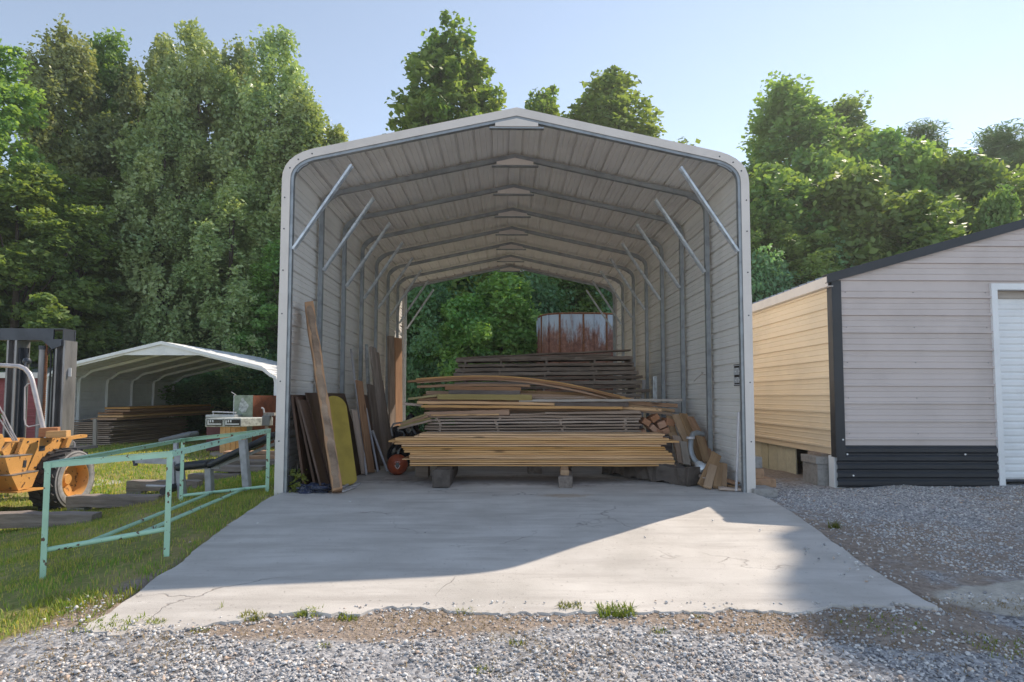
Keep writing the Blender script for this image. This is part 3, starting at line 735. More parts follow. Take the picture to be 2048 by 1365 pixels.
for k in range(4):
    pxplank('leaning_strip', (802-3*k+2, 846+4*k), (852+4*k, 829+4*k), 8.95-.05*k, 4, .10, M[('olive', 'oldpine', 'olive', 'stick')[k]], ('uppermost', 'second', 'third', 'lowest')[k]+' of the tilted strips left of the middle stack', group='tilted strips left of the middle stack', seed=140+k)

# rear dark stack ------------------------------------------------------------
YR = 11.6
vsr = [(721, 715.5), (731.5, 728.0), (740.5, 737.0), (749.8, 745.5), (759, 754.5), (768.5, 764.5), (777.5, 773), (787, 782), (796, 791), (805, 800), (815, 811), (825, 821), (835, 831), (845, 841), (855, 851), (865, 861)]
usr = [(912, 1266), (916, 1268), (910, 1271), (907, 1277), (906, 1285), (909, 1284), (908, 1281), (908, 1300), (908, 1283), (910, 1280), (908, 1284), (908, 1280), (908, 1284), (910, 1284), (908, 1282), (908, 1282)]
stickered(usr, vsr, YR, [6.8, 5.6, 7.2, 7.0, 6.0, 7.4, 6.6, 5.8]*2, .62, M['darkwood'], 'thick boards of the dark rear stack', 'thick dark weathered board, counted from the top of the rear stack', (925, 1002, 1092, 1190, 1268), M['darkwood'], 'between layers of the dark rear stack', live=True, rough=.0035, seed0=200)
zb = P(1000, 869, YR).z
for k, u in enumerate((930, 1090, 1260)):
    a = P(u, 900, YR); plank('bearer', (a.x, YR+.05, zb/2), (a.x, YR+.55, zb/2), .2, zb-.006, M['tie'], ('left bearer block under the dark rear stack', 'middle bearer block under the dark rear stack', 'right bearer block under the dark rear stack')[k], 'bearer', 'bearers under the dark rear stack', seed=260+k)
RB = [((912, 716.5), (1262, 700.5), 11.62, 3.0, 'long dark board lying topmost on the dark rear stack'), ((925, 719), (1222, 709), 11.6, 4.5, 'second dark board lying loose on the dark rear stack'),
      ((1000, 721), (1219, 714), 11.58, 4.5, 'third dark board lying loose on the dark rear stack')]
for i, (a, b, y, t, lab) in enumerate(RB): pxplank('loose_board', a, b, y, t, .2, M['darkwood'], lab, group='loose boards on the dark rear stack', seed=270+i, rough=.006, n=14)

# scrap pile on the right ----------------------------------------------------
XW = CX+HW-.1
SC = [((1338, 832, 9.1), (1362, 922, 8.75), .10, .03, 'scrap'), ((1352, 830, 9.0), (1388, 918, 8.5), .13, .03, 'scrap'), ((1366, 828, 9.0), (1404, 922, 8.4), .12, .03, 'scrap'),
      ((1380, 834, 8.9), (1422, 918, 8.3), .11, .03, 'oldpine'), ((1388, 848, 8.9), (1418, 910, 8.45), .09, .03, 'scrap'), ((1352, 872, 8.5), (1364, 928, 8.2), .11, .03, 'stick'),
      ((1366, 884, 8.4), (1374, 930, 8.15), .10, .03, 'greywood'), ((1396, 866, 8.5), (1414, 925, 8.1), .10, .03, 'scrap'), ((1342, 866, 8.7), (1378, 912, 8.4), .10, .03, 'scrap'),
      ((1433, 909, 7.9), (1405, 976, 7.55), .13, .04, 'scrap'), ((1426, 932, 7.75), (1415, 986, 7.42), .10, .035, 'scrap'), ((1438, 926, 7.85), (1434, 983, 7.45), .10, .04, 'scrap'),
      ((1449, 928, 7.85), (1447, 977, 7.5), .075, .03, 'scrap'), ((1400, 940, 8.0), (1411, 958, 7.6), .12, .03, 'stick'), ((1444, 958, 7.7), (1476, 968, 7.5), .09, .03, 'oldpine'),
      ((1438, 984, 7.35), (1482, 988, 7.3), .10, .03, 'stick'), ((1452, 972, 7.6), (1484, 978, 7.38), .10, .03, 'scrap')]
names = ['thin tan offcut farthest left in the leaning scrap', 'wide tan offcut leaning beside the cut blocks', 'wide tan offcut in the middle of the leaning scrap', 'brown offcut leaning right beside the duct', 'short tan offcut half hidden behind the duct', 'dark upright offcut beside the right end of the pine stack', 'grey upright offcut beside the right end of the pine stack', 'tan offcut leaning just under the duct bend', 'tan offcut crossing behind the pine board ends',
         'big tan offcut propped against the wall at the front of the scrap', 'tan offcut slanting at the foot of the big propped one', 'upright tan offcut right of the big propped one', 'narrow upright offcut nearest the wall', 'dark offcut lying on the log end', 'brown offcut lying by the foot of the wall', 'dark offcut lying flat nearest the front post', 'tan offcut lying crosswise near the front post']
for i, (a, b, w, t, m) in enumerate(SC):
    A = P(*a); B = P(*b); B.z = max(B.z, .03); A.z = max(A.z, .03)
    plank('offcut', A, B, w, t, M[m], names[i], 'offcut', 'scrap offcuts along the right wall', seed=300+i, n=5, side=(1, .35, .15) if i < 13 else None, rough=.004)
CB = [(1292, 844, 'left cut block'), (1309, 838, 'upper cut block'), (1306, 856, 'lower left cut block'), (1324, 850, 'tilted middle cut block'), (1334, 862, 'lower right cut block'), (1340, 845, 'dim right cut block'), (1318, 866, 'bottom cut block'), (1286, 866, 'bottom left cut block')]
for i, (u, v, lab) in enumerate(CB):
    a = P(u, v, 9.0); r = random.Random(i); Rm = Matrix.Rotation(r.uniform(-.8, .8), 3, 'Y') @ Matrix.Rotation(r.uniform(-.2, .2), 3, 'Z')
    o = MB().box((a.x, 9.12, a.z), (.105+.03*r.random(), .26, .08+.03*r.random()), Rm).build('cut_block', M['scrap_end'], bevel=.004); tag(o, lab+' of the pile with reddish cut ends', 'block', 'cut blocks beside the middle stack')
# support for the cut blocks
o = MB().bx((P(1284, 900, 9.0).x, 9.0, 0), (P(1345, 900, 9.0).x, 9.3, P(1300, 871, 9.0).z-.01)).build('crate', M['tie'], bevel=.006); tag(o, 'dark wooden crate holding the pile of cut blocks', 'crate')
# duct
def duct():
    root = thing('exhaust_pipe', 'galvanised bent exhaust pipe with a flared end on the scrap pile', 'pipe', P(1393, 925, 8.0))
    pts = [P(1405, 869, 8.35), P(1395, 866, 8.2), P(1386, 868, 8.1), P(1382, 878, 8.05), P(1381, 895, 8.0), P(1383, 909, 7.95), P(1389, 920, 7.9), P(1396, 928, 7.85)]
    MB().tube(pts, .034, 12).build('bent_pipe', M['tube'], root, smooth=True)
    d = (pts[-1]-pts[-2]).normalized(); e = pts[-1]
    MB().tube([e-d*.01, e+d*.03, e+d*.09, e+d*.13, e+d*.14], [.045, .06, .075, .06, .02], 14).build('flared_end', M['brace'], root, smooth=True)
    c = P(1381, 876, 8.04); MB().tube([c+Vector((0, 0, .014)), c-Vector((0, 0, .014))], .054, 12).build('clamp', M['light_steel'], root)
duct()
o = MB().tube([PX(1477, 824, XW-.03), PX(1475, 900, XW-.05), Vector((XW-.07, PX(1472, 970, XW-.07).y, .012))], .016, 8).build('conduit', M['light_steel'], smooth=True); tag(o, 'thin steel conduit leaning beside the right front post', 'conduit')
# galvanised channels standing against the right wall further back
a = PX(1314, 753, XW-.03); o = MB().bx((XW-.09, a.y-.07, .03), (XW-.05, a.y+.07, a.z)).bx((XW-.11, a.y-.012, .03), (XW-.09, a.y+.012, a.z)).build('steel_channel', M['brace']); tag(o, 'bright galvanised channel standing against the right wall between posts', 'channel')
a = PX(1287, 760, XW-.12); o = MB().bar((XW-.22, a.y, .03), (XW-.10, a.y+.05, a.z), .07, .02).build('steel_strip', M['light_steel']); tag(o, 'white metal strip leaning behind the right end of the dark stack', 'strip')
# small sign on the right wall
def sign():
    x = XW+.035; y0, y1 = 7.30, 7.54; z1 = PX(1474, 729, x).z; z0 = z1-.265
    root = thing('wall_sign', 'small black sign with white lettering on the right wall behind the front post', 'sign', (x, (y0+y1)/2, z0))
    MB().bx((x-.006, y0, z0), (x, y1, z1)).build('sign_plate', M['plastic_black'], root)
    b = MB()
    for zz in (z0+.012, z1-.018): b.bx((x-.0085, y0+.01, zz), (x-.0062, y1-.01, zz+.006))
    b.bx((x-.0085, y1-.016, z0+.0185), (x-.0062, y1-.01, z1-.0185)); b.build('white_border', M['white_paint'], root)
    for row, zb, h in ((0, z0+.135, .085), (1, z0+.035, .07)):
        for k in range(3):
            yb = y1-.035-.062*k; l = MB()
            l.bx((x-.0085, yb-.012, zb), (x-.0062, yb, zb+h)); l.bx((x-.0085, yb-.045, zb), (x-.0062, yb-.033, zb+h)); l.bx((x-.0085, yb-.033, zb+h*(.42 if k != 1 else .84)), (x-.0062, yb-.012, zb+h*(.42 if k != 1 else .84)+.011))
            l.build('letter', M['white_paint'], root)
sign()
# twine on the second post
tw = [PX(1392, 760, XW-.11)+Vector((-.03, 0, 0))]
c = Vector((XW-.07, Y0+SP*1-.04, PX(1415, 748, XW-.06).z))
o = MB().tube([c+Vector(q) for q in ((.0, .1, .03), (-.01, -.01, .02), (-.03, -.03, .0), (-.09, -.02, -.05), (-.13, .02, -.10), (-.10, -.02, -.055), (-.05, -.035, -.01), (-.01, -.04, -.01), (.02, -.02, -.01))], .005, 6).build('twine', M['greywood'], smooth=True); tag(o, 'bit of pale twine tied round the second post on the right', 'twine')

# ------------------------------------------------------------------ left wall things
XL = CX-HW+.1
o = plank('live_edge_slab', (-1.94, 7.18, .02), (-2.50, 7.75, 2.28), .25, .11, M['slabwood'], 'tall live-edge wood slab leaning on the left wall near the front', 'slab', side=(.35, -1, 0), rough=.006, seed=5, n=16, live=True)
bk = MB()
def slab_bark():
    r = random.Random(4); a = Vector((-1.94, 7.18, .02)); b = Vector((-2.50, 7.75, 2.28)); d = (b-a).normalized(); s = Vector((.35, -1, 0)); s = (s-d*s.dot(d)).normalized(); u = s.cross(d)
    mb = MB(); n = 40; vs = []
    for i in range(n+1):
        p = a+(b-a)*(.01+.97*i/n); e = .126+.010*r.random()
        for q in (-.049, -.02, .02, .046): vs.append(p+s*(e+(.016*r.random() if abs(q) < .03 else -.008))+u*(q*(.8+.25*r.random())))
    fs = [(i*4+k, i*4+k+1, i*4+5+k, i*4+4+k) for i in range(n) for k in range(3)]
    return mb.add(vs, fs)
ORG[o.name] = Vector((0, 0, 0))
_b = slab_bark().build('bark_edge', M['slab_bark']); _w = _b.matrix_world.copy()
bpy.context.view_layer.update(); _w = Matrix.Translation(_b.location); _b.parent = o; _b.matrix_parent_inverse = o.matrix_world.inverted(); 
# dark hardboard sheets
def sheet(y0, y1, xb, xt, z1, t, mat, label, name='hardboard_sheet', cat='panel', group=None, yaw=0.0):
    c = math.cos(yaw); s_ = math.sin(yaw)
    mb = MB(); n = Vector((c, s_, 0)); yv = Vector((-s_, c, 0))
    o = Vector((xb, y0, 0)); L = y1-y0; top = Vector((xt-xb, 0, z1))
    return tag(mb.prism([o, o+yv*L, o+yv*L+top, o+top], n*t).build(name, mat, bevel=.002), label, cat, group)
g = 'dark hardboard sheets leaning on the left wall'
sheet(7.50, 9.30, -2.10, -2.45, 1.17, .02, M['brown_panel'], 'largest dark brown sheet leaning on the left wall behind the yellow panel', group=g)
sheet(7.30, 8.1, -2.24, -2.50, 1.12, .03, M['brown_panel'], 'middle dark brown sheet leaning behind the tall slab', group=g)
sheet(7.26, 7.9, -2.36, -2.54, 1.14, .03, M['brown_panel'], 'dark brown sheet leaning closest to the left wall', group=g)
sheet(7.22, 7.75, -2.14, -2.44, 1.08, .025, M['brown_panel'], 'dark brown sheet leaning nearest the front behind the tall slab', group=g)
# yellow round-ended panel
def yellow():
    b0 = P(692, 966, 7.72); b0.z = .01; t0 = P(668, 793, 8.12)
    ax = (t0-b0); L = ax.length; ax.normalize(); w = Vector((.62, .78, 0)); w = (w-ax*w.dot(ax)).normalized(); nrm = w.cross(ax)
    hw = .165; pts = []
    for k in range(13): a = math.pi*k/12; pts.append((hw*math.cos(a), L-hw*.9+hw*.9*math.sin(a)))
    for k in range(13): a = math.pi+math.pi*k/12; pts.append((hw*math.cos(a), hw*.55+hw*.55*math.sin(a)))
    o = MB().prism([b0+w*x+ax*y for x, y in pts], nrm*.022).build('rounded_panel', M['yellow'], bevel=.003); tag(o, 'mustard yellow round-ended panel leaning against the brown sheets', 'panel')
yellow()
def pole(a, b, r, mat, name, label, cat):
    return tag(MB().tube([a, b], r, 10).build(name, mat, smooth=True), label, cat)
pole(Vector((P(738, 933, 8.9).x, 8.75, .01)), PX(702, 699, XL+.03), .017, M['light_steel'], 'white_pole', 'tall thin white pole leaning on the left wall', 'pole')
def two_part():
    a = Vector((P(746, 905, 10).x, 9.9, .02)); b = PX(733, 690, XL+.04); m = a.lerp(b, .58)
    r = thing('pole_saw', 'tall dark pole with a bright steel upper part leaning on the left wall', 'pole', a)
    MB().tube([a, m], .02, 10).build('dark_pole', M['dark_steel'], r, smooth=True); MB().tube([m, b], [.032, .03], 10).build('steel_sleeve', M['brace'], r, smooth=True)
two_part()
pole(Vector((P(756, 925, 9.1).x, 9.1, .015)), P(732, 817, 9.5), .016, M['light_steel'], 'short_pipe', 'short steel pipe leaning left of the ball, farther left', 'pipe')
pole(Vector((P(775, 922, 9.15).x, 9.15, .015)), P(745, 862, 9.45), .019, M['light_steel'], 'short_pipe', 'short steel pipe leaning left of the ball, nearest to it', 'pipe')
g = 'dark boards leaning on the left wall'
WL = [((742, 930, 8.95), (718, 762, 9.2), .16, .03, 'oldpine', 'brown board leaning just right of the white pole'), ((729, 935, 8.8), (708, 820, 9.0), .12, .03, 'stick', 'short brown board leaning left of the white pole'),
      ((755, 928, 9.3), (728, 790, 9.7), .14, .03, 'brown', 'dark board leaning behind the steel pipes'), ((770, 905, 10.1), (745, 695, 10.5), .16, .04, 'darkwood', 'tall dark board leaning right of the bright-tipped pole'),
      ((778, 890, 10.4), (752, 705, 10.8), .16, .04, 'darkwood', 'second tall dark board leaning right of the bright-tipped pole'), ((783, 885, 10.6), (758, 760, 11.0), .2, .04, 'darkwood', 'dark board leaning farthest right in the dim group'), ((762, 910, 9.9), (741, 770, 10.2), .18, .04, 'darkwood', 'shorter dark board leaning in front of the dim group')]
for i, (a, b, w, t, m, lab) in enumerate(WL):
    A = P(*a); A.z = .02; B = P(*b); B.x = max(B.x, XL+.02)
    plank('leaning_board', A, B, w, t, M['brown_panel' if m == 'brown' else m], lab, 'board', g, seed=400+i, n=8, side=(.35, 1, 0))
a = PX(796, 676, XL+.06); plank('upright_board', (XL+.10, a.y, .02), (XL+.05, a.y+.05, a.z), .26, .05, M['oldpine'], 'upright tan board against the left wall near the far end', seed=420, side=(.5, 1, 0))
a = PX(788, 676, XL+.06); plank('upright_board', (XL+.12, a.y-.35, .02), (XL+.05, a.y-.35, a.z), .2, .05, M['darkwood'], 'upright dark board beside the tan one near the far end', seed=421, side=(.5, 1, 0))
# ball
def ball():
    r = .148; c = Vector((P(795, 925, 8.85).x, 8.85, r)); root = thing('rubber_ball', 'orange-red rubber ball on the floor at the left end of the pine stack', 'ball', (c.x, c.y, 0))
    MB().lathe([(r*math.sin(math.pi*k/20)+1e-5, -r*math.cos(math.pi*k/20)) for k in range(21)], c, 'z', 40).build('ball', M['ball'], root, smooth='all')
    # shield-shaped badge
    d = (Vector((0, 0, CAM_H))-c).normalized(); x = Vector((0, 0, 1)).cross(d).normalized(); y = d.cross(x)
    def on(px, py, k): q = x*px+y*py; return c+(d*math.sqrt(r*r-px*px-py*py)+q)*k
    pts = [(-.036, .045), (0, .05), (.036, .045), (.036, -.01), (.022, -.038), (0, -.055), (-.022, -.038), (-.036, -.01)]
    pts = [(px, py-.01) for px, py in pts]
    b = MB(); vs = [on(0, -.01, 1.006)]+[on(px, py, 1.006) for px, py in pts]; b.add(vs, [(0, i+1, (i+1) % 8+1) for i in range(8)]); b.build('badge', M['white_paint'], root)
    q = [(px*.7, (py+.01)*.7-.01) for px, py in pts]
    b = MB(); vs = [on(0, -.01, 1.012)]+[on(px, py, 1.012) for px, py in q]; b.add(vs, [(0, i+1, (i+1) % 8+1) for i in range(8)]); b.build('badge_emblem', M['grey_box'], root)
ball()
# black bag and hose behind the ball
def lump(c, rx, ry, rz, mat, name, seed, amp=.18, n=26):
    r = np.random.default_rng(seed); ph = r.uniform(0, 6.28, (6, 3)); k = r.uniform(2, 6, (6, 3)); mb = MB(); vs = []; fs = []
    for i in range(n+1):
        t = math.pi*i/n
        for j in range(n*2):
            a = math.pi*j/n; d = Vector((math.sin(t)*math.cos(a), math.sin(t)*math.sin(a), math.cos(t)))
            s = 1+amp*sum(math.sin(k[q][0]*d.x+ph[q][0])*math.sin(k[q][1]*d.y+ph[q][1])*math.sin(k[q][2]*d.z+ph[q][2]) for q in range(6))
            p = Vector(c)+Vector((d.x*rx, d.y*ry, d.z*rz))*s; p.z = max(p.z, c[2]-rz*.96); vs.append(p)
    m = n*2
    for i in range(n):
        for j in range(m): fs.append((i*m+j, i*m+(j+1) % m, (i+1)*m+(j+1) % m, (i+1)*m+j))
    return mb.add(vs, fs).build(name, mat, smooth='all')
c = P(812, 885, 9.25); o = lump((c.x, 9.3, .40), .26, .22, .36, M['plastic_black'], 'rubbish_bag', 3, .2); tag(o, 'shiny black plastic bag left of the middle stack', 'bag')
o = MB().tube([P(785, 873, 9.05), P(782, 858, 9.05), P(787, 848, 9.05), P(800, 846, 9.05), P(815, 850, 9.0), P(826, 860, 8.95), P(831, 868, 8.9)], .014, 8).build('hose', M['grey_steel'], smooth=True); tag(o, 'grey bent hose looped over the black plastic bag', 'hose')
c = G(616, 990, 0); o = lump((c.x, 7.25, .045), .19, .10, .05, M['cloth'], 'cloth_bundle', 9, .3); tag(o, 'dark patterned cloth bundle on the slab at the left front post', 'cloth')
for k, (a, b) in enumerate((((684, 975), (708, 964)), ((690, 979), (720, 967)), ((686, 983), (712, 974)), ((690, 969), (704, 962)))):
    A = G(*a, .02); B = G(*b, .02); pole(A, B, .013, M['light_steel'], 'metal_rod', ('short bright rod', 'longest bright rod', 'nearest bright rod', 'shortest bright rod')[k]+' lying at the foot of the tall slab', 'rod')

# ================================================================== BEHIND THE CARPORT: rusty tank
def tank():
    Yt = 18.0; cx = 2.35; r = 1.30; zt = 3.62
    root = thing('rusty_tank', 'rust-streaked open steel tank with vertical ribs standing behind the carport', 'tank', (cx, Yt+r, 0))
    n = 72; prof = []
    mb = MB(); vs = []; fs = []
    zs = np.linspace(-.3, zt, 7)
    for z in zs:
        for k in range(n):
            a = 2*math.pi*k/n; rr = r+.01*math.sin(k*3.1)
            # squarish plan with rounded corners
            q = (abs(math.cos(a))**3.2+abs(math.sin(a))**3.2)**(-1/3.2)
            vs.append((cx+rr*q*.98*math.cos(a), Yt+r+rr*q*.98*math.sin(a), z))
    for i in range(len(zs)-1):
        for k in range(n): fs.append((i*n+k, i*n+(k+1) % n, (i+1)*n+(k+1) % n, (i+1)*n+k))
    mb.add(vs, fs).build('tank_wall', M['tank'], root, smooth=True)
    for k in range(0, n, 3):
        x, y, _ = vs[k]; d = Vector((x-cx, y-Yt-r, 0)).normalized()
        MB().bar((x+d.x*.015, y+d.y*.015, -.3), (x+d.x*.015, y+d.y*.015, zt-.03), .05, .035, d).build('rib', M['tank'] if k % 2 else M['rust'], root)
    rim = [vs[k] for k in range(n)]
    mb = MB(); mb.tube([Vector((x, y, zt)) for x, y, _ in rim+[rim[0]]], .03, 6); mb.build('rim', M['rust'], root)
tank()

# ================================================================== LEFT CARPORT
def left_carport():
    YA, W, spc, nr = 16.5, 6.25, 1.25, 6
    a = P(325, 685, YA); cx = a.x; zr = a.z; hw = W/2; zg = -.26
    sl = (zr-P(545, 739, YA).z)/(hw-.2); ze = zr-sl*hw
    root = thing('open_carport', 'wide low pale metal carport with open sides in front of the trees', 'carport', (cx, YA, zg))
    YB = YA+spc*(nr-1)
    # roof (ribs front to back)
    f = lambda q, t: Vector((q.x, t, q.y))
    R = .42
    def half(s, off=0):
        return [(cx+s*(hw-off), ze-R*.75), (cx+s*(hw-off-.03), ze-R*.4), (cx+s*(hw-.14-off*.7), ze-.12-off*.4), (cx+s*(hw-R), zr-sl*(hw-R)-off), (cx, zr-off)]
    mb = MB()
    ribbed(mb, half(-1), f, YA-.05, YB+.05, first=.08, minor=False); ribbed(mb, half(1), f, YA-.05, YB+.05, side=-1, first=.08, minor=False)
    mb.build('roof_panel', M['white_paint'], root)
    L = half(-1); Rr = half(1)
    mb = MB(); ribbed(mb, [(L[0][0], zg+.02), L[0]], f, YA, YB, first=.1); mb.build('wall_panel', M['white_paint'], root)
    # front right side sheet, mint
    mb = MB(); ribbed(mb, [(Rr[0][0], P(555, 880, YA).z), (Rr[0][0], ze-R*.8)], f, YA, YA+1.2, side=-1); mb.build('side_panel', M['mint_panel'], root)
    for i in range(nr):
        y = YA+.03+spc*i; oi = half(-1, .10); oo = half(-1, .02); oi = [(oi[0][0], zg)]+oi; oo = [(oo[0][0], zg)]+oo
        oi += [(2*cx-x, z) for x, z in reversed(oi[:-1])]; oo += [(2*cx-x, z) for x, z in reversed(oo[:-1])]
        mb = MB(); vs = []
        for (xi, zi), (xo, zo) in zip(oi, oo): vs += [(xi, y-.03, zi), (xo, y-.03, zo), (xo, y+.03, zo), (xi, y+.03, zi)]
        n = len(oi); mb.add(vs, [(q*4+k, q*4+(k+1) % 4, (q+1)*4+(k+1) % 4, (q+1)*4+k) for q in range(n-1) for k in range(4)]); mb.build('frame_arch', M['white_paint'], root)
    # gable sheet over the front
    zb = P(400, 711, YA).z; hx = (zr-zb)/sl
    MB().prism([(cx-hx, YA-.01, zb), (cx+hx, YA-.01, zb), (cx, YA-.01, zr-.02)], (0, .012, 0)).build('gable_sheet', M['white_paint'], root)
    for s in (-1, 1):
        q = half(s); mb = MB()
        for (x0, z0), (x1, z1) in zip(q, q[1:]): mb.prism([(x0, YA-.06, z0-.05), (x1, YA-.06, z1-.06), (x1, YA-.06, z1+.03), (x0, YA-.06, z0+.03)], (0, .01, 0))
        mb.build('edge_trim', M['white_paint'], root)
    return cx, hw, zg
lcx, lhw, lzg = left_carport()
# red building
def red_barn():
    Y = 18.8; x1 = P(94, 760, Y).x; z1 = P(60, 757, Y).z
    root = thing('red_shed', 'red metal-sided shed with a pale eave left of the open carport', 'shed', (x1-4, Y, -.3))
    f = lambda q, t: Vector((t, Y-q.x, q.y)); mb = MB(); ribbed(mb, [(0, -.3), (0, z1)], f, x1-9, x1, side=-1); mb.build('front_wall', M['red_siding'], root)
    mb = MB(); ribbed(mb, [(0, -.3), (0, z1)], lambda q, t: Vector((x1+q.x, t, q.y)), Y, Y+5, side=-1); mb.build('side_wall', M['red_siding'], root)
    MB().bx((x1-9.2, Y-.2, z1), (x1+.12, Y-.17, z1+.17)).build('eave_trim', M['trim'], root)
    MB().prism([(x1-9.2, Y-.165, z1+.05), (x1-9.2, Y+5.2, z1+.9), (x1-9.2, Y+5.2, z1+.95), (x1-9.2, Y-.165, z1+.14)], (9.3, 0, 0)).build('roof', M['roof_metal'], root)
red_barn()
# lumber under the left carport
g = 'boards of the dark stack under the open carport'
for i in range(13):
    v = 846+3.9*i; a = P(143+random.Random(i).uniform(-3, 3), v, 17.2); b = P(224+random.Random(i+50).uniform(-4, 4), v, 17.2)
    o = plank('wide_board', ((a.x+b.x)/2, 17.15+random.Random(i).uniform(-.05, .05), a.z), ((a.x+b.x)/2+.0, 21.2, a.z), b.x-a.x, .034, M['stick'], ORDS[i]+' board, counted from the top of the dark stack under the open carport', 'board', g, seed=500+i, n=8, rough=.006)
za = P(180, 898, 17.2).z
for k, y in enumerate((17.5, 19.2, 20.9)): o = MB().bx((P(150, 890, 17.2).x, y, min(lzg, za)-.1), (P(220, 890, 17.2).x, y+.15, za-.0)).build('bearer', M['tie']); tag(o, ('front', 'middle', 'back')[k]+' bearer under the dark stack of the open carport', 'bearer', 'bearers under the dark stack of the open carport')
g = 'light boards on the stack under the open carport'
for i in range(5):
    a = P(196+7*(i % 2), 838-5.2*i, 17.6); plank('light_board', (a.x+.35, 17.3+.15*i, a.z), (a.x+.6, 22.3, a.z+.03), .75, .055, M['pine' if i in (1, 4) else 'oldpine'], ('lowest', 'second lowest', 'middle', 'second highest', 'highest')[i]+' of the pale boards on the stack under the open carport', 'board', g, seed=530+i, n=6)
for k, (u, v0, v1, y) in enumerate(((190, 838, 905, 16.9), (228, 845, 896, 18.4))):
    a = P(u, v0, y); b = P(u, v1, y); plank('stake', (b.x, y, b.z-.06), (a.x, y, a.z), .10, .05, M['greywood' if k == 0 else 'stick'], ('pale upright stake in front of the dark stack', 'dim upright stake beside the dark stack')[k], 'stake', seed=540+k, side=(1, 0, 0))
for i in range(5):
    a = P(148+15*i, 842-(i % 3)*2, 17.2); plank('warped_offcut', (a.x, 17.2+.1*i, a.z), (a.x+.18, 18.2, a.z+.03*(i % 3)), .16, .02, M['greywood'], ('first', 'second', 'third', 'fourth', 'fifth')[i]+' warped grey offcut from the left on the dark stack', 'offcut', 'warped offcuts on the dark stack', seed=550+i, n=4)
# blue barrel with black bin on top
a = P(108, 858, 17.6); zt = P(108, 832, 17.6).z
root = thing('blue_drum', 'blue plastic drum under the open carport', 'drum', (a.x, 17.8, lzg)); r = .21
MB().lathe([(0, lzg), (r*.95, lzg), (r, lzg+.05), (r, zt-.05), (r*.93, zt), (0, zt)], (a.x, 17.8, 0), 'z', 24).build('drum_body', M['blue'], root, smooth=True)
MB().lathe([(r*1.02, zt-.3), (r*1.04, zt-.28), (r*1.02, zt-.26)], (a.x, 17.8, 0), 'z', 24).build('drum_hoop', M['blue'], root, smooth=True)
zt2 = P(113, 793, 17.6).z; root = thing('black_bin', 'black plastic bin standing on the blue drum', 'bin', (a.x+.05, 17.8, zt))
MB().lathe([(0, zt+.004), (.14, zt+.004), (.19, zt2-.1), (.19, zt2-.09), (.0, zt2-.085)], (a.x+.05, 17.8, 0), 'z', 20).build('bin_body', M['plastic_black'], root, smooth=True)
MB().lathe([(.215, zt2-.10), (.215, zt2-.02), (.12, zt2), (0, zt2)], (a.x+.05, 17.8, 0), 'z', 20).build('bin_lid', M['plastic_black'], root, smooth=True)

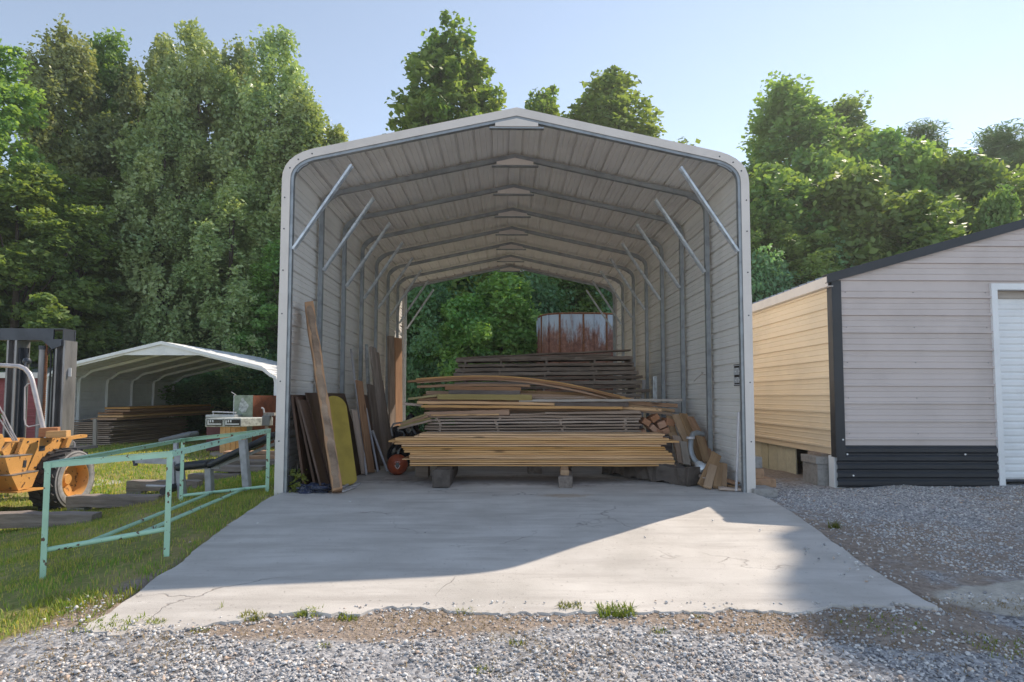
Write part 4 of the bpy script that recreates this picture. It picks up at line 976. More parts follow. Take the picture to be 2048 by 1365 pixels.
# ------------------------------------------------------------------ FORKLIFT
def forklift():
    XS = -5.85
    cz = gz(-6.6, 9.1); wy = 9.1
    root = thing('forklift', 'orange rough-terrain forklift with tall dark mast and grey-walled tyres', 'forklift', (-7.6, 8.9, cz))
    def wheel(y, r, x, w):
        c = Vector((x, y, cz+r-.02)); 
        t = MB(); prof = [(r*.62, 0), (r*.66, .012), (r*.86, .02), (r*.95, -.005), (r*.985, -.05), (r*.985, -w+.05), (r*.95, -w), (r*.62, -w)]
        t.lathe(prof, c, 'x', 48)
        wh = t.build('wheel', M['rubber'], root, smooth=True)
        s = MB(); s.lathe([(r*.625, .004), (r*.66, .018), (r*.80, .027), (r*.93, .006)], c, 'x', 48); s.build('sidewall', M['rubber_grey'], wh, smooth='all')
        l = MB(); 
        for k in range(22):
            for q, off in ((0, 0), (1, math.pi/22)):
                a = 2*math.pi*k/22+off; R_ = Matrix.Rotation(a, 3, 'X')
                l.box(c+R_ @ Vector((-w*(.27 if q == 0 else .73), 0, r*.985)), (w*.5, r*.11, r*.07), R_ @ Matrix.Rotation(.45 if q == 0 else -.45, 3, 'Z'))
        l.build('tread_lugs', M['rubber'], wh)
        h = MB(); h.lathe([(r*.63, .006), (r*.60, .012), (r*.56, -.02), (r*.54, -.13), (r*.25, -.15), (r*.16, -.10), (0.0005, -.10)], c, 'x', 40); h.build('rim', M['orange'], wh, smooth=True)
    wheel(wy, .445, -6.30, .37); wheel(7.39, .40, -6.36, .29); wheel(wy, .445, -8.7, .37)
    # side plate with steps (lies in a plane of constant x, leaning outwards at the top)
    def Q(u, v, x): return PX(u, v, x)
    plate = [(48, 877), (129, 876), (134, 880), (93, 975), (50, 940), (62, 912), (36, 908)]
    MB().prism([Q(u, v, -6.578) for u, v in plate], (-.05, 0, 0)).build('side_plate', M['orange'], root)
    e = MB(); e.prism([Q(129, 876, -6.567), Q(136, 880, -6.567), Q(96, 974, -6.567), Q(90, 974, -6.567)], (.06, 0, 0)); e.build('plate_edge', M['orange'], root)
    s = MB(); s.prism([Q(10, 916, -6.446), Q(65, 910, -6.446), (Q(52, 943, -6.446)), (Q(20, 950, -6.446))], (-.20, 0, 0)); st = s.build('upper_step', M['orange'], root)
    MB().prism([Q(47, 921, -6.446), Q(53, 921, -6.446), Q(51, 935, -6.446), Q(45, 935, -6.446)], (.006, 0, 0)).build('slot', M['dark_steel'], st)
    a, b = Q(10, 916, -6.446), Q(65, 910, -6.446); MB().prism([a+Vector((.005, 0, .002)), b+Vector((.005, 0, .002)), b+Vector((-.21, 0, .002)), a+Vector((-.21, 0, .002))], (0, 0, .01)).build('tread', M['grey_steel'], st)
    s = MB(); s.prism([Q(23, 953, -6.358), Q(77, 943, -6.358), Q(64, 974, -6.358), Q(37, 982, -6.358)], (-.28, 0, 0)); st = s.build('lower_step', M['orange'], root)
    a, b = Q(23, 953, -6.358), Q(77, 943, -6.358); MB().prism([a+Vector((.005, 0, .002)), b+Vector((.005, 0, .002)), b+Vector((-.285, 0, .002)), a+Vector((-.285, 0, .002))], (0, 0, .01)).build('tread', M['grey_steel'], st)
    a, b = Q(35, 984, -6.314), Q(94, 975, -6.314); MB().prism([a, b, b+Vector((-.35, 0, 0)), a+Vector((-.35, 0, 0))], (0, 0, -.02)).build('bottom_step', M['orange'], root)
    # rear body, counterweight and cowl
    zb = Q(30, 985, -6.446).z
    y0, y1 = Q(-40, 940, -6.490).y, Q(3, 930, -6.490).y
    MB().prism([(-6.62, 7.6, zb+.04), (-6.62, 7.86, zb+.04), (-6.62, 7.72, Q(5, 915, -6.6).z), (-6.62, 7.26, Q(0, 905, -6.6).z), (-6.62, 6.6, Q(0, 905, -6.6).z), (-6.62, 6.6, zb+.27)], (-1.9, 0, 0)).build('counterweight', M['orange'], root, bevel=.01)
    MB().prism([Q(-14, 866, -6.545), Q(6, 869, -6.545), Q(11, 884, -6.545), Q(1, 903, -6.545), Q(-20, 903, -6.545)], (-1.6, 0, 0)).build('rear_cowl', M['orange'], root, bevel=.006)
    MB().prism([Q(5, 903, -6.666), Q(22, 886, -6.666), Q(49, 884, -6.666), Q(36, 908, -6.666), Q(8, 911, -6.666)], (-.04, 0, 0)).build('footwell_panel', M['orange'], root)
    MB().prism([Q(8, 876, -6.930), Q(50, 876, -6.930), Q(50, 884, -6.930), Q(8, 886, -6.930)], (-1.2, 0, 0)).build('control_deck', M['orange'], root)
    za = Q(100, 878, -6.633).z; MB().bx((-8.5, 8.5, za-.066), (-6.64, 8.9, za-.005)).build('front_cowl', M['orange'], root)
    MB().bx((-8.45, 7.7, zb+.1), (-6.74, 9.0, za-.44)).build('chassis', M['dark_steel'], root)
    MB().bx((-8.4, wy-.13, cz+.31), (-6.6, wy+.13, cz+.57)).build('axle', M['dark_steel'], root)
    MB().prism([Q(127, 877, -6.545), Q(171, 869, -6.545), Q(175, 870, -6.545), Q(174, 875, -6.545), Q(134, 881, -6.545)], (-.09, 0, 0)).build('fender_arm', M['orange'], root)
    # black fender bracket over the tyre
    MB().bx((-6.7, 9.13, Q(150, 898, -6.55).z), (-6.33, 9.62, Q(150, 893, -6.55).z)).build('fender', M['dark_steel'], root)
    MB().tube([Q(149, 895, -6.490), Q(149, 888, -6.490), Q(147, 884, -6.490)], .012, 8).build('grease_fitting', M['light_steel'], root)
    # mast
    YM_ = 10.06; zt = P(80, 661, YM_).z; zb2 = cz+.15; zlow = P(80, 682, YM_).z
    xl, xr = P(35, 700, YM_).x, P(131, 700, YM_).x
    for x, s_ in ((xl, 1), (xr, -1)):
        mb = MB(); mb.bx((x-.08, YM_-.02, zb2), (x+.08, YM_+.03, zlow-.001)); mb.bx((x-.08, YM_-.12, zb2), (x-.05, YM_-.021, zlow-.002)); mb.bx((x+.048, YM_-.12, zb2), (x+.08, YM_-.021, zlow-.002))
        mb.bx((x-.08, YM_+.031, zb2), (x-.048, YM_+.16, zlow-.002)); mb.bx((x+.048, YM_+.031, zb2), (x+.08, YM_+.16, zlow-.002))
        mb.build('mast_rail', M['grey_steel'], root)
        mb = MB(); xi = x+s_*.122; mb.bx((xi-.04, YM_+.0, zb2), (xi+.045, YM_+.03, zlow-.12)); mb.bx((xi-.04 if s_ > 0 else xi+.02, YM_-.08, zb2), (xi-.015 if s_ > 0 else xi+.045, YM_-.001, zlow-.12)); mb.build('inner_rail', M['dark_steel'], root)
    xa, xb = P(4, 670, YM_).x, P(152, 670, YM_+.16).x
    mb = MB(); mb.bx((xa, YM_-.13, zlow), (xb-.16, YM_-.10, zt)); mb.bx((xa, YM_-.13, zt), (xb, YM_+.16, zt+.018)); mb.bx((xa, YM_-.0999, zlow), (xb-.16, YM_+.16, zlow+.018)); 
    mb.bx((xb-.16, YM_+.13, zlow), (xb, YM_+.16, zt-.001)); mb.bx((xb-.16, YM_-.13, zlow-.0), (xb-.012, YM_+.12, zlow+.016)); mb.bx((xb-.01, YM_-.13, zlow-.1), (xb, YM_+.12, zt-.001))
    cbm = mb.build('mast_crosshead', M['dark_steel'], root)
    MB().prism([(xb-.34, YM_-.14, zlow-.001), (xb-.02, YM_-.14, zlow-.001), (xb-.02, YM_-.14, zlow-.09), (xb-.17, YM_-.14, zlow-.15), (xb-.22, YM_-.14, zlow-.10)], (0, .015, 0)).build('corner_gusset', M['dark_steel'], root)
    xc = P(86, 700, YM_).x
    MB().tube([(xc, YM_, zb2), (xc, YM_, P(86, 700, YM_).z)], .055, 14).build('lift_cylinder', M['grey_steel'], root, smooth=True)
    MB().tube([(xc, YM_, P(86, 700, YM_).z), (xc, YM_, P(86, 692, YM_).z)], .065, 14).build('cylinder_head', M['dark_steel'], root, smooth=True)
    xk = P(94, 700, YM_).x
    ch = MB(); z = zb2+.3
    while z < zlow-.03: ch.bx((xk-.02, YM_-.02, z), (xk+.02, YM_+.0, z+.026)); z += .034
    ch.bx((xk-.012, YM_-.012, zb2), (xk+.012, YM_-.004, zlow)); ch.build('lift_chain', M['rust'], root)
    a = P(137, 745, YM_-.03); MB().bx((a.x-.045, YM_-.027, a.z-.07), (a.x+.045, YM_-.0202, a.z+.07)).build('decal', M['white_paint'], root)
    for k in range(2):
        x = xc+.16+.05*k; MB().tube([(x, YM_-.03, zb2+.2), (x+.01, YM_-.05, zb2+1.2), (x, YM_-.03, zlow-.25), (x-.05, YM_, zlow-.12), (xc+.02, YM_, zlow-.3)], .014, 7).build('hydraulic_hose', M['rubber'], root, smooth=True)
    bl = MB()
    for u, v in ((56, 884), (75, 883), (95, 883), (115, 882), (108, 905), (99, 930), (92, 955), (70, 935), (60, 925)):
        c = Q(u, v, -6.574); bl.lathe([(0, .008), (.012, .007), (.013, 0)], c, 'x', 8)
    bl.build('bolt_heads', M['dark_steel'], root)
    a = Q(84, 897, -6.575); MB().box(a, (.004, .11, .07)).build('warning_plate', M['dark_steel'], root)
    # guard tube, grab handle, lamp, levers
    yg = 9.18
    MB().tube([P(-60, 730, yg), P(0, 731, yg), P(38, 733, yg), P(50, 738, yg), P(59, 748, yg), P(64, 760, yg), P(70, 785, yg), P(78, 820, yg), P(88, 863, yg)], .034, 12).build('guard_tube', M['light_steel'], root, smooth=True)
    MB().tube([P(64, 765, yg), P(55, 769, yg), P(50, 775, yg), P(49.5, 800, yg), P(49, 838, yg), P(51, 850, yg), P(57, 854, yg), P(72, 851, yg), P(81, 849, yg)], .010, 8).build('grab_handle', M['light_steel'], root, smooth=True)
    c = P(54, 723, 9.35); MB().lathe([(.0001, -.055), (.04, -.045), (.056, -.01), (.056, .01), (.04, .045), (.0001, .055)], c, 'z', 16).build('work_lamp', M['dark_steel'], root, smooth=True)
    MB().tube([c, P(50, 733, yg)], .012, 6).build('lamp_stalk', M['dark_steel'], root)
    for (u0, v0), (u1, v1) in (((26, 882), (-2, 836)), ((29, 882), (3, 831)), ((32, 882), (6, 824)), ((35, 882), (-2, 812))):
        MB().tube([P(u0, v0, 8.47), P(u1, v1, 8.36)], .008, 6).build('lever', M['light_steel'], root)
forklift()
o = plank('wood_block', P(80, 865, 8.86), P(118, 864, 8.96), .176, .13, M['scrap_end'], 'short wood block lying on the forklift cowl, the one behind', 'block', seed=600, n=3)
o = plank('wood_block', P(96, 869, 8.75), P(137, 868, 8.8), .13, .093, M['pine'], 'short pale wood block lying on the forklift cowl, in front', 'block', seed=601, n=3)

# ------------------------------------------------------------------ GREEN STEEL STAND
def stand():
    L1, L2, L3, L4 = Vector((-3.42, 4.62, 0)), Vector((-2.66, 4.88, 0)), Vector((-4.00, 7.65, 0)), Vector((-2.92, 7.62, 0))
    T = []
    for p, (u, v) in zip((L1, L2, L3, L4), ((97, 924), (340, 903), (366, 877), (537, 858))):
        T.append(P(u, v, p.y))
    B = [Vector((t.x+.01, t.y, gz(t.x, t.y)-.03)) for t in T]
    root = thing('steel_stand', 'mint green steel frame stand with chipped paint on the grass beside the slab', 'stand', (B[0]+B[3])/2)
    for t, b in zip(T, B):
        mb = MB(); mb.bx((b.x-.022, b.y-.022, b.z), (b.x+.022, b.y-.016, t.z-.012)); mb.bx((b.x-.022, b.y-.016, b.z), (b.x-.016, b.y+.022, t.z-.012))
        mb.build('leg', M['mint'], root)
    zu = Vector((0, 0, 1))
    for i, j, nm in ((0, 1, 'end_rail'), (2, 3, 'end_rail'), (0, 2, 'side_rail'), (1, 3, 'side_rail')):
        a, b = T[i].copy(), T[j].copy(); d = (b-a).normalized(); a -= d*.022; b += d*.022
        dz = .002 if nm == 'end_rail' else 0
        mb = MB(); mb.bar(a+zu*(-.004+dz), b+zu*(-.004+dz), .045, .006); s = d.cross(zu).normalized()*(.0195 if (i, j) in ((0, 1), (1, 3)) else -.0195); mb.bar(a+s-zu*.026, b+s-zu*.026, .006, .038); mb.build(nm, M['mint'], root)
    lo = [b+Vector((0, 0, .24)) for b in B]; lo[2] = B[2]+Vector((0, 0, .10)); lo[3] = B[3]+Vector((0, 0, .12))
    MB().tube([lo[0], lo[1]], .019, 10).build('lower_rail', M['mint'], root, smooth=True)
    MB().tube([lo[2], lo[3]], .019, 10).build('lower_rail', M['mint'], root, smooth=True)
    for k0, k1 in ((.33, .36), (.76, .72)):
        MB().tube([lo[0].lerp(lo[1], k0), lo[2].lerp(lo[3], k1)], .017, 10).build('long_brace', M['mint'], root, smooth=True)
stand()

# ------------------------------------------------------------------ WEIGHT BENCH
def bench():
    y = 8.3; root = thing('weight_bench', 'grey weight bench with a black padded seat and inclined back beside the carport', 'bench', Vector((P(440, 990, y).x, y, gz(-3.8, y))))
    fl = lambda x, yy: gz(x, yy)-.02
    def post(u0, v0, u1, v1, yy, w, nm='post'):
        a = P(u0, v0, yy); b = P(u1, v1, yy); b.z = min(b.z, fl(b.x, yy)); MB().bar(a, b, w, w*1.2, (0, 1, 0)).build(nm, M['bench_paint'], root, bevel=.008)
    post(357, 908, 366, 1004, y, .085); post(486, 880, 497, 1006, y-.3, .085, 'rack_post'); post(554, 870, 558, 975, y+.35, .06, 'rack_post')
    post(418, 936, 420, 990, y, .085, 'seat_post')
    MB().bar(P(270, 921, y), P(352, 924, y), .05, .07).build('front_arm', M['bench_paint'], root)
    MB().bar(P(272, 925, y), P(268, 926, y), .06, .09).build('arm_cap', M['dark_steel'], root)
    MB().bar(P(362, 937, y), P(440, 934, y), .06, .05).build('seat_beam', M['bench_paint'], root)
    MB().bar(P(428, 936, y), P(553, 887, y+.1), .05, .04).build('back_beam', M['bench_paint'], root)
    MB().bar(P(362, 1000, y), P(492, 1000, y), .07, .05).build('base_beam', M['bench_paint'], root)
    def pad(a, b, w, t, nm):
        o = MB().bar(a, b, w, t).build(nm, M['vinyl'], root, smooth=True); m = o.modifiers.new('bevel', 'BEVEL'); m.width = t*.38; m.segments = 3
    pad(P(359, 934, y), P(424, 926, y), .30, .10, 'seat_pad'); pad(P(421, 931, y), P(556, 868, y), .28, .085, 'back_pad')
    # leg developer with rollers
    MB().bar(P(346, 924, y-.05), P(346, 975, y-.05), .05, .05, (0, 1, 0)).build('leg_lever', M['bench_paint'], root)
    for u, v in ((337, 980), (347, 974)):
        c = P(u, v, y-.05); MB().tube([c-Vector((.0, .14, 0)), c+Vector((.0, .14, 0))], .045, 14).build('foam_roller', M['vinyl'], root, smooth=True)
    MB().tube([P(293, 972, y-.05), P(335, 973, y-.05)], .018, 10).build('weight_peg', M['light_steel'], root, smooth=True)
    o = MB().bar(P(326, 882, y+.2), P(390, 867, y+.2), .26, .07).build('arm_pad', M['grey_box'], root, smooth=True); m = o.modifiers.new('bevel', 'BEVEL'); m.width = .028; m.segments = 3
    MB().bar(P(352, 912, y+.1), P(352, 876, y+.15), .05, .05, (0, 1, 0)).build('pad_post', M['bench_paint'], root)
bench()

# ------------------------------------------------------------------ grey timbers on the lawn
TB = [((-60, 1040), (193, 1037), 7.5, .17, .20, 'nearest grey timber lying on the lawn at the left edge'), ((141, 1002), (325, 998), 8.8, .16, .2, 'second grey timber on the lawn behind the nearest one'),
      ((260, 971), (400, 966), 10.2, .16, .2, 'third grey timber on the lawn with cut end beside the bench'), ((380, 956), (480, 950), 11.4, .15, .2, 'fourth grey timber half hidden behind the bench')]
for i, (a, b, y, h, w, lab) in enumerate(TB):
    A = P(*a, y); B = P(*b, y); B.z = A.z
    plank('grey_timber', A, B, w, h, M['tie'], lab, 'timber', 'grey timbers lying on the lawn', seed=700+i, n=12, rough=.008)
    for k, q in enumerate((.12, .7)):
        c = A.lerp(B, q); zt = c.z-h/2; g0 = gz(c.x, c.y)-.05
        if zt-g0 > .02:
            o = MB().bx((c.x-.14, y-.09, g0), (c.x+.10, y+.09, zt-.002)).build('prop_block', M['block']); tag(o, ('left', 'right')[k]+' block propping the '+('nearest', 'second', 'third', 'fourth')[i]+' grey timber on the lawn', 'block', 'blocks under the grey timbers')
for i, (u0, u1, v, t, y) in enumerate(((452, 562, 905, 5, 13.4), (470, 562, 915, 7, 12.9), (462, 560, 925, 9, 12.4), (430, 530, 937, 10, 11.6))):
    A = P(u0, v, y); B = P(u1, v, y); plank('low_timber', A, B, .3, t*y/FPX, M['tie' if i > 1 else 'oldpine'], ('topmost', 'second', 'third', 'lowest')[i]+' timber in the low pile behind the bench', 'timber', 'low timber pile behind the bench', seed=720+i, n=8, rough=.007)
    if i == 3 or True:
        zt = A.z-t*y/FPX/2; g0 = gz((A.x+B.x)/2, y)
        if zt-g0 > .03: o = MB().bx((A.x+.25, y-.0, g0-.05), (B.x-.2, y+.24, zt-.003)).build('packing_block', M['darkwood']); tag(o, 'dark packing under the '+('topmost', 'second', 'third', 'lowest')[i]+' timber of the low pile', 'block', 'packing under the low timber pile')
# spool, box, cabinet, cart
def spool():
    y = 14.6; c = P(466, 900, y); zg = gz(c.x, y); zt = P(466, 853, y).z
    root = thing('cable_spool', 'wooden cable spool standing on its grey base disc on the lawn', 'spool', (c.x, y, zg))
    MB().lathe([(0, zg), (.49, zg), (.49, zg+.06), (0, zg+.06)], (c.x, y, 0), 'z', 36).build('base_disc', M['greywood'], root)
    d = MB(); n = 16
    for k in range(n):
        a = 2*math.pi*k/n; R_ = Matrix.Rotation(a, 3, 'Z'); d.box(Vector((c.x, y, (zg+.061+zt)/2))+R_ @ Vector((.27, 0, 0)), (.03, .102, zt-zg-.062), R_)
    d.build('drum_staves', M['pine'], root)
    zb = P(466, 852, y).z
    r2 = thing('flat_appliance', 'flat white appliance with black openings lying on top of the cable spool', 'appliance', (c.x, y, zt))
    x0, x1 = P(424, 850, y).x, P(494, 850, y).x; zq = P(466, 836, y).z; zl = P(466, 850.5, y).z
    MB().prism([(x0, y-.35, zt+.002), (x1, y-.35, zt+.002), (x1+.45, y+.45, zt+.002), (x0+.35, y+.45, zt+.002)], (0, 0, zq-zt-.002)).build('casing', M['worn_white'], r2, bevel=.012)
    for k in range(2):
        xa = x0+.05+k*(x1-x0)*.5; xw = (x1-x0)*.43; MB().bx((xa, y-.362, zt+.03), (xa+xw, y-.351, zq-.03)).build('opening', M['plastic_black'], r2)
        w_ = MB(); w_.bx((xa+.02, y-.37, zt+.05), (xa+.045, y-.363, zq-.045)); w_.bx((xa+.05, y-.37, zt+.055), (xa+xw-.02, y-.363, zt+.08)); w_.bx((xa+.07, y-.37, zq-.09), (xa+.1, y-.363, zq-.04)); w_.bx((xa+.125, y-.37, zq-.09), (xa+.155, y-.363, zq-.04)); w_.build('white_strips', M['white_paint'], r2)
spool()
def cabinet():
    y = 15.4; x0, x1 = P(468, 800, y).x, P(506, 800, y).x; zg = gz(x0, y); zt = P(480, 791, y).z; yb = y+.75
    root = thing('old_cabinet', 'old sage green metal cabinet with worn white patch and rust-brown side', 'cabinet', ((x0+x1)/2, y, zg))
    b = MB(); b.bx((x0, y, zg), (x1, y+.03, zt)); b.build('front_door', M['cabinet'], root, bevel=.006)
    xb = x1+.30
    b = MB(); b.prism([(x1+.001, y+.002, zg), (xb, yb, zg), (x0+.3, yb, zg), (x0, y+.032, zg), (x1, y+.032, zg)], (0, 0, zt-zg-.004)); b.build('rusty_body', M['rustbrown'], root)
    # worn paint: irregular patch
    r = random.Random(8); cx, cz = (x0+x1)/2-.0, zt-.27; pts = []
    for k in range(26):
        a = 2*math.pi*k/26; rr = .85+.10*math.sin(3*a+2.2)+.09*math.sin(4*a+.7)+.08*math.sin(7*a+1.5); pts.append((cx+.13*rr*math.cos(a), y-.003, cz+.2*rr*math.sin(a)))
    MB().prism(pts, (0, .002, 0)).build('worn_patch', M['worn_white'], root)
    MB().bx((x0-.012, y-.006, zg), (x0+.012, y+.02, zt+.004)).build('edge_strip', M['worn_white'], root)
    MB().tube([(x0-.07, y, zt+.08), (x0+.03, y+.05, zt)], .012, 6).build('antenna_stub', M['light_steel'], root)
cabinet()
def cart():
    y = 15.0; x0, x1 = P(413, 850, y).x, P(468, 850, y).x; zg = gz(x0, y); zt = P(430, 836, y).z
    root = thing('tool_chest', 'dark maroon tool chest with a pale top rail beside the spool', 'chest', ((x0+x1)/2, y, zg))
    MB().bx((x0, y, zg+.06), (x1, y+.5, zt)).build('chest_body', M['maroon'], root, bevel=.012)
    MB().bx((x0-.02, y-.03, zt), (x1+.02, y+.5, P(430, 830, y).z)).build('chest_top', M['roof_metal'], root, bevel=.01)
    z2 = P(430, 824, y).z; MB().bar((P(421, 824, y).x, y+.1, z2), (x1, y+.1, z2-.02), .04, .03).build('top_rail', M['light_steel'], root)
    for x in (x0+.06, x1-.06): MB().tube([(x, y+.2, z2-.02), (x, y+.2, P(430, 830, y).z)], .012, 6).build('rail_post', M['light_steel'], root)
    for k, x in enumerate((x0+.1, x1-.1)): MB().lathe([(0, -.02), (.06, -.02), (.06, .02), (0, .02)], (x, y+.1, zg+.06), 'x', 14).build('caster', M['rubber'], root)
cart()
def grey_boxes():
    y = 14.2; a = P(524, 832, y); b = P(539, 852, y); root = thing('meter_box', 'grey electrical box on a post near the open carport right leg', 'box', (a.x, y, gz(a.x, y)))
    MB().bx((a.x, y, b.z), (b.x, y+.15, a.z)).build('box_body', M['grey_box'], root, bevel=.008)
    MB().bx((P(526, 825, y).x, y+.02, a.z+.002), (P(548, 825, y).x, y+.12, P(530, 826, y).z)).build('box_top', M['block'], root)
    MB().bar(((a.x+b.x)/2, y+.08, gz(a.x, y)-.03), ((a.x+b.x)/2, y+.08, b.z), .07, .07, (0, 1, 0)).build('post', M['darkwood'], root)
    MB().tube([P(523, 816, y), P(527, 818, y), P(528.5, 826, y)], .02, 8).build('conduit_elbow', M['light_steel'], root, smooth=True)
grey_boxes()

# ================================================================== PLANTS
def rand_dirs(r, n, up=0.0):
    v = r.normal(size=(n, 3)); v[:, 2] += up; return v/np.linalg.norm(v, axis=1, keepdims=True)
def leaf_mesh(name, c, a, b, L, W, mat):
    """diamond leaves: centres c, long axis a, cross axis b"""
    n = len(c); L = np.asarray(L)[:, None]; W = np.asarray(W)[:, None]
    co = np.empty((n, 4, 3)); co[:, 0] = c-a*L/2; co[:, 1] = c+b*W/2-a*L*.05; co[:, 2] = c+a*L/2; co[:, 3] = c-b*W/2-a*L*.05
    return np_mesh(name, co.reshape(-1, 3), 4, np.arange(n*4), mat)
def crown_points(r, nc, z0, H, W, shape, nlobe=26):
    """cluster centres: an uneven envelope filled with separate limb-end lobes, so gaps stay between them"""
    ph = r.uniform(0, 6.28, 6)
    def prof(t):
        if shape == 'oval': return math.sin(math.pi*(.10+.86*t))**.8
        if shape == 'cone': return (1-t)**.8*.95+.06
        if shape == 'column': return max(.1, .62+.38*math.sin(math.pi*t)-.55*max(0, t-.75)*2)
        if shape == 'poplar': return max(.08, (1-t)**.45*.98)
        return math.sqrt(max(0, 1-t*t*.98))
    def env(t, a): return W/2*prof(t)*(1+.15*math.sin(3*a+ph[0]+5*t)+.12*math.sin(5*a+ph[1]-9*t)+.10*math.sin(7*a+19*t+ph[2]))
    lobes = []
    for k in range(nlobe):
        t = ((k+.5)/nlobe)**.9; a = k*2.4+r.uniform(-.5, .5); e = env(t, a)
        tall = 1.9 if shape in ('column', 'oval', 'poplar') else 1.0
        lr = W*r.uniform(.11, .20)*(1.0-.35*t); rr = max(0, e-lr*.7)*math.sqrt(r.uniform(.35, 1))
        lobes.append((rr*math.cos(a), rr*math.sin(a), z0+(H-z0)*t*.97, lr, lr*tall))
    out = []
    while len(out) < nc:
        if r.uniform() < .78:
            x, y, z, lr, lz = lobes[r.integers(nlobe)]; d = r.normal(size=3); d /= np.linalg.norm(d); q = r.uniform()**.4
            p = (x+d[0]*lr*q, y+d[1]*lr*q, z+d[2]*lz*q)
        else:
            t = r.uniform(0, .92); a = r.uniform(0, 6.28); e = env(t, a)*.8*math.sqrt(r.uniform(.05, 1)); p = (e*math.cos(a), e*math.sin(a), z0+(H-z0)*t)
        if p[2] > z0*.6: out.append(p)
    return np.array(out)
def crown_mesh(name, seed, H, W, z0, shape, nc, per, L, mat, cr=(.45, .85), droop=.25, flat=.7):
    r = np.random.default_rng(seed); cs = crown_points(r, nc, z0, H, W, shape)
    rad_ = r.uniform(*cr, nc); k = r.permutation(np.repeat(np.arange(nc), per)); n = len(k)
    off = rand_dirs(r, n)*(r.uniform(0, 1, n)**.45)[:, None]; off[:, 2] *= flat
    c = cs[k]+off*rad_[k][:, None]
    out = c-np.array([0, 0, z0+(H-z0)*.4]); out /= np.linalg.norm(out, axis=1, keepdims=True)+1e-6
    nrm = rand_dirs(r, n, .5)+.5*out; nrm /= np.linalg.norm(nrm, axis=1, keepdims=True)
    a = rand_dirs(r, n); a[:, 2] -= droop; a -= nrm*(a*nrm).sum(1, keepdims=True); a /= np.linalg.norm(a, axis=1, keepdims=True)
    b = np.cross(nrm, a); Ls = L*np.clip(r.lognormal(-.06, .38, n), .35, 1.5)
    return leaf_mesh(name, c, a, b, Ls, Ls*.62, mat), cs
def trunk_mb(cs, H, seed, r0, z0, lean=0.0, nl=11):
    rr = random.Random(seed); mb = MB(); pts = []; rs = []
    for i in range(9):
        t = i/8; pts.append((lean*t+.10*math.sin(3*t+seed), .10*math.sin(4*t+seed*2), -.4+(H*.86+.4)*t)); rs.append(r0*(1-.88*t)+.012)
    rs[0] *= 1.35; mb.tube(pts, rs, 9)
    for k in range(nl):
        c = cs[rr.randrange(len(cs))]; t = min(.9, max(.12, (c[2]-H*.18)/H)); i = int(t*8); p = Vector(pts[i]); e = Vector(c)
        m = p.lerp(e, .5)+Vector((0, 0, -.12*(e-p).length*.5)); rb = rs[i]*.5
        mb.tube([p, p.lerp(m, .5), m, e], [rb, rb*.75, rb*.5, .012], 6)
    return mb
TREE_SRC = {}
def tree_source(key, seed, H, W, z0, shape, nc, per, L, mat, r0=.2, **kw):
    cm, cs = crown_mesh('crown', seed, H, W, z0, shape, nc, per, L, M[mat], **kw)
    tb = trunk_mb(cs, H, seed, r0, z0); me = bpy.data.meshes.new('trunk'); me.from_pydata(tb.v, [], tb.f); me.materials.append(M['trunk'])
    me.polygons.foreach_set('use_smooth', [True]*len(me.polygons)); TREE_SRC[key] = (cm, me, H)
def tree(key, name, label, loc, H, wscale, rot, cat='tree', group=None):
    cm, tm, h0 = TREE_SRC[key]; root = thing(name, label, cat, loc, group); s = H/h0
    root.rotation_euler = (0, 0, rot); root.scale = (wscale, wscale, s)
    for nm, me in (('trunk', tm), ('crown', cm)):
        o = bpy.data.objects.new(nm, me); COL.objects.link(o); o.parent = root
    return root
tree_source('oak', 1, 16, 6.2, 1.6, 'column', 820, 62, .18, 'leaf_olive', .24, droop=.3, cr=(.2, .48), flat=1.7)
tree_source('oak2', 2, 16, 5.6, 1.2, 'oval', 820, 62, .18, 'leaf_olive', .22, droop=.3, cr=(.2, .48), flat=1.7)
tree_source('maple', 3, 16, 6.0, 2.0, 'oval', 620, 82, .19, 'leaf', .24, cr=(.28, .6), flat=.9)
tree_source('gum', 4, 14, 5.6, 1.0, 'column', 520, 85, .20, 'leaf', .2, cr=(.28, .62))
tree_source('poplar', 5, 16, 7.6, 3.0, 'poplar', 820, 46, .23, 'leaf_bright', .2, cr=(.2, .5), flat=1.2)
tree_source('bush', 6, 5, 4.6, .1, 'dome', 260, 110, .15, 'leaf_deep', .08, cr=(.4, .75))
tree_source('vine', 7, 7, 4.6, .2, 'dome', 330, 130, .18, 'leaf_vine', .12, cr=(.25, .75), flat=.85, droop=.1)
tree_source('vine2', 8, 8, 4.2, .2, 'oval', 330, 120, .18, 'leaf_vine', .12, cr=(.25, .7), flat=.95, droop=.1)
tree_source('pine', 9, 15, 4.6, 5.5, 'cone', 130, 260, .26, 'needle', .2, cr=(.35, .6), flat=.8)
# pine needles are thin
cm, tm, h0 = TREE_SRC['pine']
co = np.empty(len(cm.vertices)*3, np.float32); cm.vertices.foreach_get('co', co); co = co.reshape(-1, 4, 3); mid = (co[:, 1]+co[:, 3])/2; co[:, 1] = mid+(co[:, 1]-mid)*.22; co[:, 3] = mid+(co[:, 3]-mid)*.22; cm.vertices.foreach_set('co', co.ravel()); cm.update()

